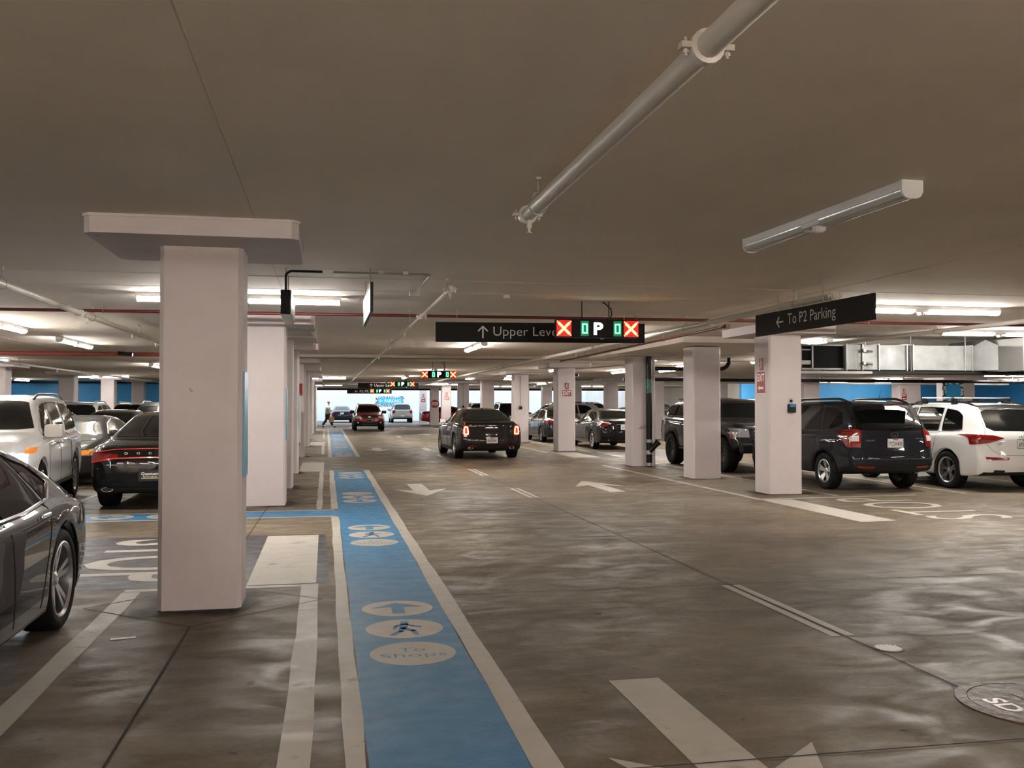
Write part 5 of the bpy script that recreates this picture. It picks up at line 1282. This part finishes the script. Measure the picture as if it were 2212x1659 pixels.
T6 = suv_spec(paint=white, W=.945, Wr=.64, wb=2.70, fo=.88, ro=.98, R=.355, rim=.70, rs='y', rn=5, sill=.26, rz=.30, clad=0, clad_arch=0, tw=.24,
    top=[(2.23, .84), (1.95, .98), (1.05, 1.10), (.35, 1.54), (-.1, 1.63), (-1.1, 1.625), (-1.9, 1.57), (-2.33, 1.49)],
    belt=[(2.23, .78), (1.5, .93), (.5, 1.01), (-1.0, 1.05), (-2.33, 1.06)], rear=[(.30, .10), (.55, -.0), (.72, .03), (.95, .05), (1.08, .10), (1.50, .46), (1.6, .5)],
    side=[([(.70, 1.13), (.30, 1.40), (-.02, 1.52), (-.16, 1.53)], [(.70, 1.06), (.3, 1.07), (-.05, 1.075), (-.20, 1.08)]), ([(-.24, 1.535), (-.6, 1.54), (-.98, 1.52)], [(-.28, 1.08), (-.6, 1.085), (-1.02, 1.09)]), ([(-1.08, 1.51), (-1.40, 1.47), (-1.58, 1.38)], [(-1.12, 1.095), (-1.4, 1.10), (-1.68, 1.13)])],
    back=([(0, 1.51), (.50, 1.49), (.58, 1.46)], [(0, 1.105), (.55, 1.11), (.66, 1.17)]),
    lamps=[('tail_lamp', M_TAIL, ([(.42, .985), (.60, 1.03), (.90, 1.045)], [(.42, .97), (.66, .90), (.90, .86)], 'rear'), ([(-2.26, 1.045), (-1.98, 1.04)], [(-2.25, .87), (-2.10, .95)])), ('headlamp', M_HEAD, ([(.50, .84), (.82, .86)], [(.50, .72), (.82, .72)], 'front'), None)],
    rseams=[[(0, .66), (.48, .67), (.62, .74), (.74, .88)], [(.74, 1.04), (.70, 1.12), (.66, 1.3)]], plate=(0, .875, '6YGS277'), wtrim=M_BLACK, handles=[(.05, .93), (-.85, .94)], extra=ex_q5, pframe=M_CHROME)
car(T6, 'white SUV with silver cross bars on its roof, cut off by the right edge', loc=(12.52, 17.05, 0), heading=90)

# 7 black sedan beyond the EXIT column
def ex_altima(t, B, S):
    h = B.ray((-6, 0, .955), (1, 0, 0), .014); Mx = frame(h, (0, -1, 0), (0, 0, 1)); g = MB()
    g.tube([Mx @ Vector((.045 * math.cos(a * PI / 10), .045 * math.sin(a * PI / 10), 0)) for a in range(21)], .006, 6, False); g.obox(Mx, (.11, .018, .01)); g.build('round_badge', M_CHROME, t)
    g = MB(); pline(B, g, [(-.42, .885), (0, .895), (.42, .885)], 'rear', .02, .012); g.build('chrome_strip', M_CHROME, t)
    for s in (1, -1):
        g = MB(); patch(B, g, [(.55, .965), (.80, 1.0)], [(.58, .93), (.80, .95)], 'rear', .016, 6, 3, s); g.build('clear_lens', M_TAILW, t)
T7 = sedan_spec(paint=gloss, rs='many', rn=10, rim=.70, plate=(0, .80, '7NGT773'), exhaust=[(.58, .36, .035, .035), (-.58, .36, .035, .035)], wtrim=M_CHROME, hmat=M_CHROME, mirmat=M_BLACK, rz=.30,
    lamps=[('tail_lamp', M_TAIL, ([(.50, .94), (.66, .97), (.86, 1.0)], [(.50, .915), (.66, .84), (.86, .80)], 'rear'), ([(-2.44, 1.0), (-2.12, .98)], [(-2.44, .80), (-2.30, .86)])), ('headlamp', M_HEAD, ([(.46, .70), (.82, .76)], [(.46, .62), (.82, .62)], 'front'), None)], extra=ex_altima, pframe=M_SIGNWHITE)
A7 = car(T7, 'black sedan just right of the EXIT column, rear to the camera', loc=(10.18, 33.2, 0), heading=90)

# 8 dark pickup with canopy, nose towards the camera, seen between columns
def ex_truck(t, B, S):
    W = S['W']
    for sgn in (1, -1):
        g = MB(); patch(B, g, [(1.98, .98), (2.22, .96)], [(1.98, .80), (2.22, .80)], 'side', .012, 4, 4, sgn); g.build('side_marker', M_TAIL, t)
        MB().obox(Matrix.Translation((-.1, sgn * (W - .06), .46)), (1.9, .14, .05)).build('side_step', M_BLACK, t, bevel=.01)
    grille(t, B, [(0, 1.05), (.52, 1.04)], [(0, .78), (.50, .78)], bars=4)
    MB().box(2.33, -.86, .48, 2.52, .86, .70).build('steel_bumper', M_BLACK, t, bevel=.04)
    MB().box(-2.1, -.55, 1.70, -1.0, .55, 1.76).build('roof_tray', M_BLACK, t, bevel=.02)
    MB().tube([(-2.3, -.6, .60), (-2.42, -.6, .58), (-2.42, .6, .58), (-2.3, .6, .60)], .05, 8).build('rear_bumper', M_CHROME, t, smooth=60)
dgrey = paint('truck_grey', (.012, .0115, .0115), 0, .5)
T8 = suv_spec(name='pickup_truck', paint=dgrey, wb=3.25, fo=.82, ro=1.05, W=.955, Wr=.66, R=.41, gap=.07, rim=.56, rs='wide', rn=8, rimmat=M_RIMD, tw=.29, inset=-.02, sill=.48, rz=.58, fz=.55, G=.5, clad=.50, clad_arch=.10, kf=.16, kr=.08,
    top=[(2.44, 1.08), (2.2, 1.15), (1.6, 1.20), (1.05, 1.24), (.60, 1.66), (.2, 1.74), (-.6, 1.74), (-.85, 1.70), (-1.9, 1.68), (-2.35, 1.62), (-2.67, 1.30)],
    belt=[(2.44, 1.02), (1.5, 1.10), (.5, 1.15), (-.8, 1.20), (-2.67, 1.24)], rear=[(.55, .04), (.8, 0), (1.1, .02), (1.25, .05), (1.66, .30)],
    side=[([(.82, 1.26), (.52, 1.55), (.25, 1.62), (.12, 1.625)], [(.84, 1.19), (.5, 1.19), (.3, 1.195), (.10, 1.20)]), ([(.03, 1.63), (-.35, 1.63), (-.62, 1.60)], [(.01, 1.20), (-.3, 1.21), (-.70, 1.22)]),
          ([(-.95, 1.585), (-1.4, 1.58), (-1.62, 1.58)], [(-.97, 1.28), (-1.4, 1.28), (-1.64, 1.28)]), ([(-1.70, 1.58), (-2.0, 1.57), (-2.20, 1.55)], [(-1.72, 1.28), (-2.1, 1.28), (-2.38, 1.28)])],
    wind=([(0, 1.67), (.52, 1.66), (.60, 1.63)], [(0, 1.27), (.55, 1.27), (.72, 1.28)]), back=([(0, 1.55), (.5, 1.54)], [(0, 1.3), (.6, 1.3)]),
    lamps=[('tail_lamp', M_TAIL, ([(.74, 1.17), (.90, 1.17)], [(.74, .84), (.90, .84)], 'rear'), ([(-2.62, 1.17), (-2.52, 1.17)], [(-2.62, .84), (-2.52, .84)])), ('headlamp', M_HEAD, ([(.60, 1.03), (.90, 1.04)], [(.60, .84), (.90, .84)], 'front'), ([(2.30, 1.02), (2.05, 1.0)], [(2.30, .86), (2.12, .86)]))],
    seams=[[(.98, 1.14), (1.0, .55)], [(.06, 1.16), (.05, .5)], [(-.78, 1.18), (-.80, .52)]], handles=[(.25, 1.06)], mir=(.80, 1.22), mirk=1.3, wtrim=M_BLACK, plate=(0, .72, ''), extra=ex_truck)
car(T8, 'dark grey pickup truck with a canopy, half hidden by two columns at centre right', cat='truck', loc=(10.08, 22.02, 0), heading=-90)

# 9 red crossover coming towards the camera
def ex_red(t, B, S):
    rails(t, B, S, .55, x0=.4, x1=-1.9, lift=.06)
    grille(t, B, [(0, .90), (.42, .90), (.48, .88)], [(0, .74), (.34, .75), (.42, .78)], bars=4)
    grille(t, B, [(0, .44), (.50, .45)], [(0, .36), (.46, .36)], name='lower_grille', bars=4)
    g = MB(); h = B.ray((6, 0, .83), (-1, 0, 0), .02); g.prism([(x, y * .45) for x, y in circ(.09, 18)], 0, .006, frame(h, (0, 1, 0), (0, 0, 1))); g.build('oval_badge', M_CHROME, t)
    for s in (1, -1):
        h = B.ray((6, s * .66, .50), (-1, 0, 0), .01); MB().prism(circ(.05, 14), 0, .02, frame(h, (0, 1, 0), (0, 0, 1))).build('fog_lamp', M_TAILW, t)
red = paint('dark_red', (.26, .012, .014), .15, .3)
T9 = suv_spec(name='crossover', paint=red, wb=2.87, fo=.98, ro=1.1, W=.94, Wr=.62, clad=.56, R=.35, mirmat=M_BLACK, mirk=1.4, lamps=[('tail_lamp', M_TAIL, ([(.66, 1.06), (.86, 1.1)], [(.7, .8), (.86, .8)], 'rear'), None), ('headlamp', M_TAILW, ([(.50, .90), (.86, .90)], [(.54, .76), (.86, .74)], 'front'), None)],
    fplate=(0, .60, '', M_BLACK), extra=ex_red, top=[(2.41, .90), (2.15, 1.0), (1.15, 1.10), (.45, 1.52), (0, 1.61), (-1.4, 1.62), (-2.1, 1.57), (-2.53, 1.48)], belt=[(2.41, .84), (1.5, .95), (.5, 1.0), (-1.0, 1.04), (-2.53, 1.08)], pframe=M_CHROME, clad_arch=.05,
    wind=([(0, 1.54), (.46, 1.53), (.54, 1.51)], [(0, 1.12), (.5, 1.12), (.70, 1.13)]), front=[(.25, -.08), (.5, 0), (.8, -.02), (1.0, -.1)])
car(T9, 'dark red crossover driving towards the camera in the far left lane', loc=(2.55, 58.3, 0), heading=-90)

# 10 silver SUV and dark saloon in the daylight
silver = paint('silver', (.42, .41, .40), .6, .3)
T10 = suv_spec(paint=silver, W=.93, mirk=1.3, mirmat=M_BLACK, plate=(0, .62, ''), clad=.36, extra=lambda t, B, S: rails(t, B, S, .55, m=M_STEEL), back_glass=M_GLASS)
A10 = car(T10, 'silver SUV seen from behind in the far daylight, right of the red crossover', loc=(6.4, 81.5, 0), heading=90)
T11 = sedan_spec(paint=paint('night_blue', (.015, .018, .03), 0, .5), plate=(0, .82, ''), mirmat=M_TRIM)
A11 = car(T11, 'dark saloon parked by the daylit wall behind the walking person', loc=(1.35, 82.6, 0), heading=90)

# 12 light grey luxury SUV crossing at centre right
pearl = paint('pearl_grey', (.46, .45, .43), .3, .3)
T12 = suv_spec(paint=pearl, wb=2.87, fo=.88, ro=1.05, W=.96, R=.38, clad=.45, wtrim=M_BLACK, glass=M_GLASS, mirmat=M_BLACK, extra=lambda t, B, S: (rails(t, B, S, .58), driver(t, .2, .6, 1.2)))
car(T12, 'light grey SUV standing across the aisle between columns, nose to the left', loc=(11.55, 46.3, 0), heading=180)
# 13 dark sedan left of the EXIT column
dup(A7, (9.75, 39.35, 0), PI / 2, 'small dark sedan parked just left of the EXIT column', swap={gloss: paint('steel_blue_black', (.02, .024, .032), .6, .25)})
# 14 dark grey sedan behind the white SUV, nose to the camera
T14 = sedan_spec(name='sedan', paint=paint('gunmetal', (.035, .032, .031), 0, .5), glass=M_GLASS2, wb=2.8, W=.93, wtrim=M_CHROME,
    top=[(2.38, .70), (2.1, .80), (1.6, .88), (1.05, .95), (.35, 1.27), (-.25, 1.36), (-.95, 1.32), (-1.45, 1.15), (-1.88, 1.02), (-2.25, 1.0), (-2.5, .95)],
    side=[([(.78, .98), (.30, 1.19), (-.20, 1.28), (-.26, 1.285)], [(.78, .945), (.3, .945), (-.2, .955), (-.30, .955)]), ([(-.34, 1.285), (-.95, 1.25), (-1.12, 1.20), (-1.38, 1.07)], [(-.36, .96), (-.9, .975), (-1.2, .985), (-1.34, 1.0)])],
    wind=([(0, 1.28), (.44, 1.265), (.50, 1.255)], [(0, .98), (.5, .98), (.68, .98)]), back=([(0, 1.27), (.42, 1.26)], [(0, 1.05), (.5, 1.05)]),
    extra=lambda t, B, S: [patch(B, MB(), [(.60, .70), (.83, .72)], [(.60, .62), (.83, .62)], 'front', .014, 4, 3, s).build('amber_corner_lamp', M_AMBER, t) for s in (1, -1)])
A14 = car(T14, 'dark grey sedan with chrome window trim between the white SUV and the black sedan', loc=(-5.22, 21.4, 0), heading=-90)
# background cars copied from the types above
offw = paint('soft_white', (.66, .66, .65), 0, .35)
T15 = suv_spec(paint=paint('plain_black', (.010, .010, .011), 0, .5), extra=lambda t, B, S: rails(t, B, S, .55, m=M_STEEL))
A15 = car(T15, 'black SUV with silver rails far off, above the brown sedan roof', loc=(10.6, 55.0, 0), heading=90)
K = T15['paint']; J = T11['paint']
for src, loc, hd, lab, sw in [
    (A11, (-5.6, 27.6, 0), 90, 'black car with a chrome roofline behind the dark grey sedan', {J: K}),
    (A11, (-3.0, 26.6, 0), -90, 'white car half hidden between the black sedan and the nearest column', {J: offw}),
    (A15, (-5.6, 33.6, 0), -90, 'black SUV beyond the white car, left of the nearest column', None),
    (A10, (-8.25, 35.2, 0), 90, 'silver SUV with roof rack before the left blue wall', None),
    (A11, (-7.9, 28.4, 0), -90, 'low dark car behind the white SUV roof', None),
    (A10, (-8.1, 43.5, 0), 90, 'distant pale SUV with a red lamp before the left blue wall', {silver: offw}),
    (A15, (-5.5, 41.5, 0), 90, 'distant dark SUV seen in the gap left of the nearest column', None),
    (A14, (13.6, 31.6, 0), -90, 'silver sedan behind the grey pickup truck', {T14['paint']: silver}),
    (A15, (13.4, 50.5, 0), 180, 'dark SUV behind the light grey SUV', None),
    (A15, (9.9, 61.5, 0), 90, 'dark SUV far off, right of the small far EXIT plate', None),
    (A11, (9.6, 71.5, 0), 0, 'red car far off behind the stop sign column', {J: paint('bright_red', (.30, .012, .012), .2, .3)}),
    (A11, (12.2, 60.0, 0), -90, 'grey car far off, behind the brown sedan right shoulder', {J: silver}),
    (A15, (17.5, 47.5, 0), -90, 'dark SUV far off, above the black sedan', None),
    (A11, (19.6, 56.5, 0), 0, 'light blue-grey car far off before the daylight, left of the pickup', {J: paint('ice_blue', (.25, .32, .38), .3, .3)}),
    (A15, (19.6, 20.5, 0), 90, 'black SUV past the white SUV at the right edge', None),
    (A15, (16.3, 32.0, 0), 90, 'dark SUV beyond the blue-black SUV roof', None),
    (A11, (16.2, 18.0, 0), 90, 'dark sedan right of the frame beside the white SUV', None),
    (A10, (22.5, 36.2, 0), 90, 'pale SUV far off behind the white SUV roof bars', {silver: offw})]:
    dup(src, loc, math.radians(hd), lab, swap=sw)

# ------------------------------------------------------------------ the walking person
def skin(name, P, E, m, parent, lv=2):
    me = bpy.data.meshes.new(name); me.from_pydata([p[:3] for p in P], E, []); o = bpy.data.objects.new(name, me); C.objects.link(o); o.parent = parent
    md = o.modifiers.new('skin', 'SKIN'); md.use_smooth_shade = True
    for i, p in enumerate(P): me.skin_vertices[0].data[i].radius = (p[3], p[4] if len(p) > 4 else p[3])
    me.skin_vertices[0].data[0].use_root = True
    o.modifiers.new('sub', 'SUBSURF').levels = lv; o.modifiers['sub'].render_levels = lv
    me.materials.append(m); return o
t = thing('person', 'person in a pale shirt and dark trousers walking right with a tan bag', 'person', (.12, 64.6, 0), 0)
M_SKIN = mat('skin', (.42, .26, .19), .55)
# body: pelvis root, walking towards +X, left foot (+Y side) behind
P = [(0, 0, .95, .13, .16), (0.01, 0, 1.12, .12, .15), (.02, 0, 1.32, .13, .18), (.03, 0, 1.46, .07, .10), (.05, 0, 1.53, .055), (.07, 0, 1.60, .075, .07), (.075, 0, 1.70, .085, .075), (.07, 0, 1.75, .05),
     (0, -.10, .88, .085), (.16, -.11, .50, .058), (.36, -.11, .11, .040), (.46, -.11, .05, .035), (.54, -.11, .04, .028),
     (0, .10, .88, .085), (-.10, .11, .50, .058), (-.36, .11, .14, .040), (-.33, .11, .05, .035), (-.25, .11, .03, .028),
     (.02, -.20, 1.42, .055), (.06, -.25, 1.14, .043), (.20, -.24, .92, .033), (.25, -.24, .86, .034),
     (.02, .20, 1.42, .055), (-.06, .25, 1.14, .043), (.02, .25, .92, .033), (.04, .25, .86, .034)]
E_ = [(0, 1), (1, 2), (2, 3), (3, 4), (4, 5), (5, 6), (6, 7), (0, 8), (8, 9), (9, 10), (10, 11), (11, 12), (0, 13), (13, 14), (14, 15), (15, 16), (16, 17), (2, 18), (18, 19), (19, 20), (20, 21), (2, 22), (22, 23), (23, 24), (24, 25)]
skin('body', P, E_, M_SKIN, t)
skin('shirt', [(0, 0, .93, .19, .22), (.01, 0, 1.12, .18, .21), (.02, 0, 1.32, .19, .24), (.025, 0, 1.46, .11, .15), (.02, -.21, 1.42, .10), (.045, -.245, 1.24, .085), (.02, .21, 1.42, .10), (-.035, .245, 1.24, .085)], [(0, 1), (1, 2), (2, 3), (2, 4), (4, 5), (2, 6), (6, 7)], mat('pale_shirt', (.55, .55, .54), .8), t)
M_TROU = mat('dark_trousers', (.018, .02, .03), .85)
skin('trousers', [(0, 0, .97, .17, .20), (0, -.10, .86, .13), (.16, -.11, .50, .10), (.34, -.11, .14, .085), (0, .10, .86, .13), (-.10, .11, .50, .10), (-.35, .11, .16, .085)], [(0, 1), (1, 2), (2, 3), (0, 4), (4, 5), (5, 6)], M_TROU, t)
skin('shoe', [(.37, -.11, .07, .05), (.46, -.11, .05, .045), (.57, -.11, .045, .035)], [(0, 1), (1, 2)], M_BLACK, t)
skin('shoe', [(-.36, .11, .08, .05), (-.31, .11, .05, .045), (-.22, .11, .035, .03)], [(0, 1), (1, 2)], M_BLACK, t)
MB().lathe([(0, .10), (.06, .095), (.092, .04), (.095, -.02), (.07, -.04)], 16, Matrix.Translation((.06, 0, 1.715))).build('hair', mat('grey_hair', (.12, .11, .10), .8), t, smooth=180)
fc = MB().tube([(.150, 0, 1.69), (.178, 0, 1.665)], [.010, .016], 6).tube([(.15, -.03, 1.705), (.153, -.03, 1.705)], .008, 6).tube([(.15, .03, 1.705), (.153, .03, 1.705)], .008, 6); fc.build('face_feature', M_SKIN, t)
for hx, hy, s in ((.26, -.24, -1), (.045, .25, 1)):
    g = MB()
    for i, L in enumerate((.065, .075, .07, .055)):
        x = hx - .027 + i * .018; g.tube([(x, hy, .845), (x + .004, hy + s * .006, .845 - L * .55), (x + .002, hy - s * .012, .845 - L)], [.0088, .0082, .0065], 6)
    g.tube([(hx + .03, hy, .875), (hx + .048, hy - s * .015, .85), (hx + .045, hy - s * .02, .82)], [.0105, .009, .007], 6); g.build('fingers', M_SKIN, t, smooth=60)
bg = thing('carrier_bag', 'tan carrier bag held by the walking person', 'bag', (.38, 64.34, .38))
MB().prism([(-.15, 0), (.15, 0), (.16, .36), (-.16, .36)], -.05, .05, frame((0, 0, 0), (1, 0, 0), (0, 0, 1))).build('bag_body', mat('tan_bag', (.45, .26, .10), .7), bg, bevel=.012)
MB().tube([(-.07, 0, .35), (-.05, 0, .45), (0, 0, .48), (.05, 0, .45), (.07, 0, .35)], .006, 6).build('bag_handle', mat('tan_bag', (.45, .26, .10), .7), bg)
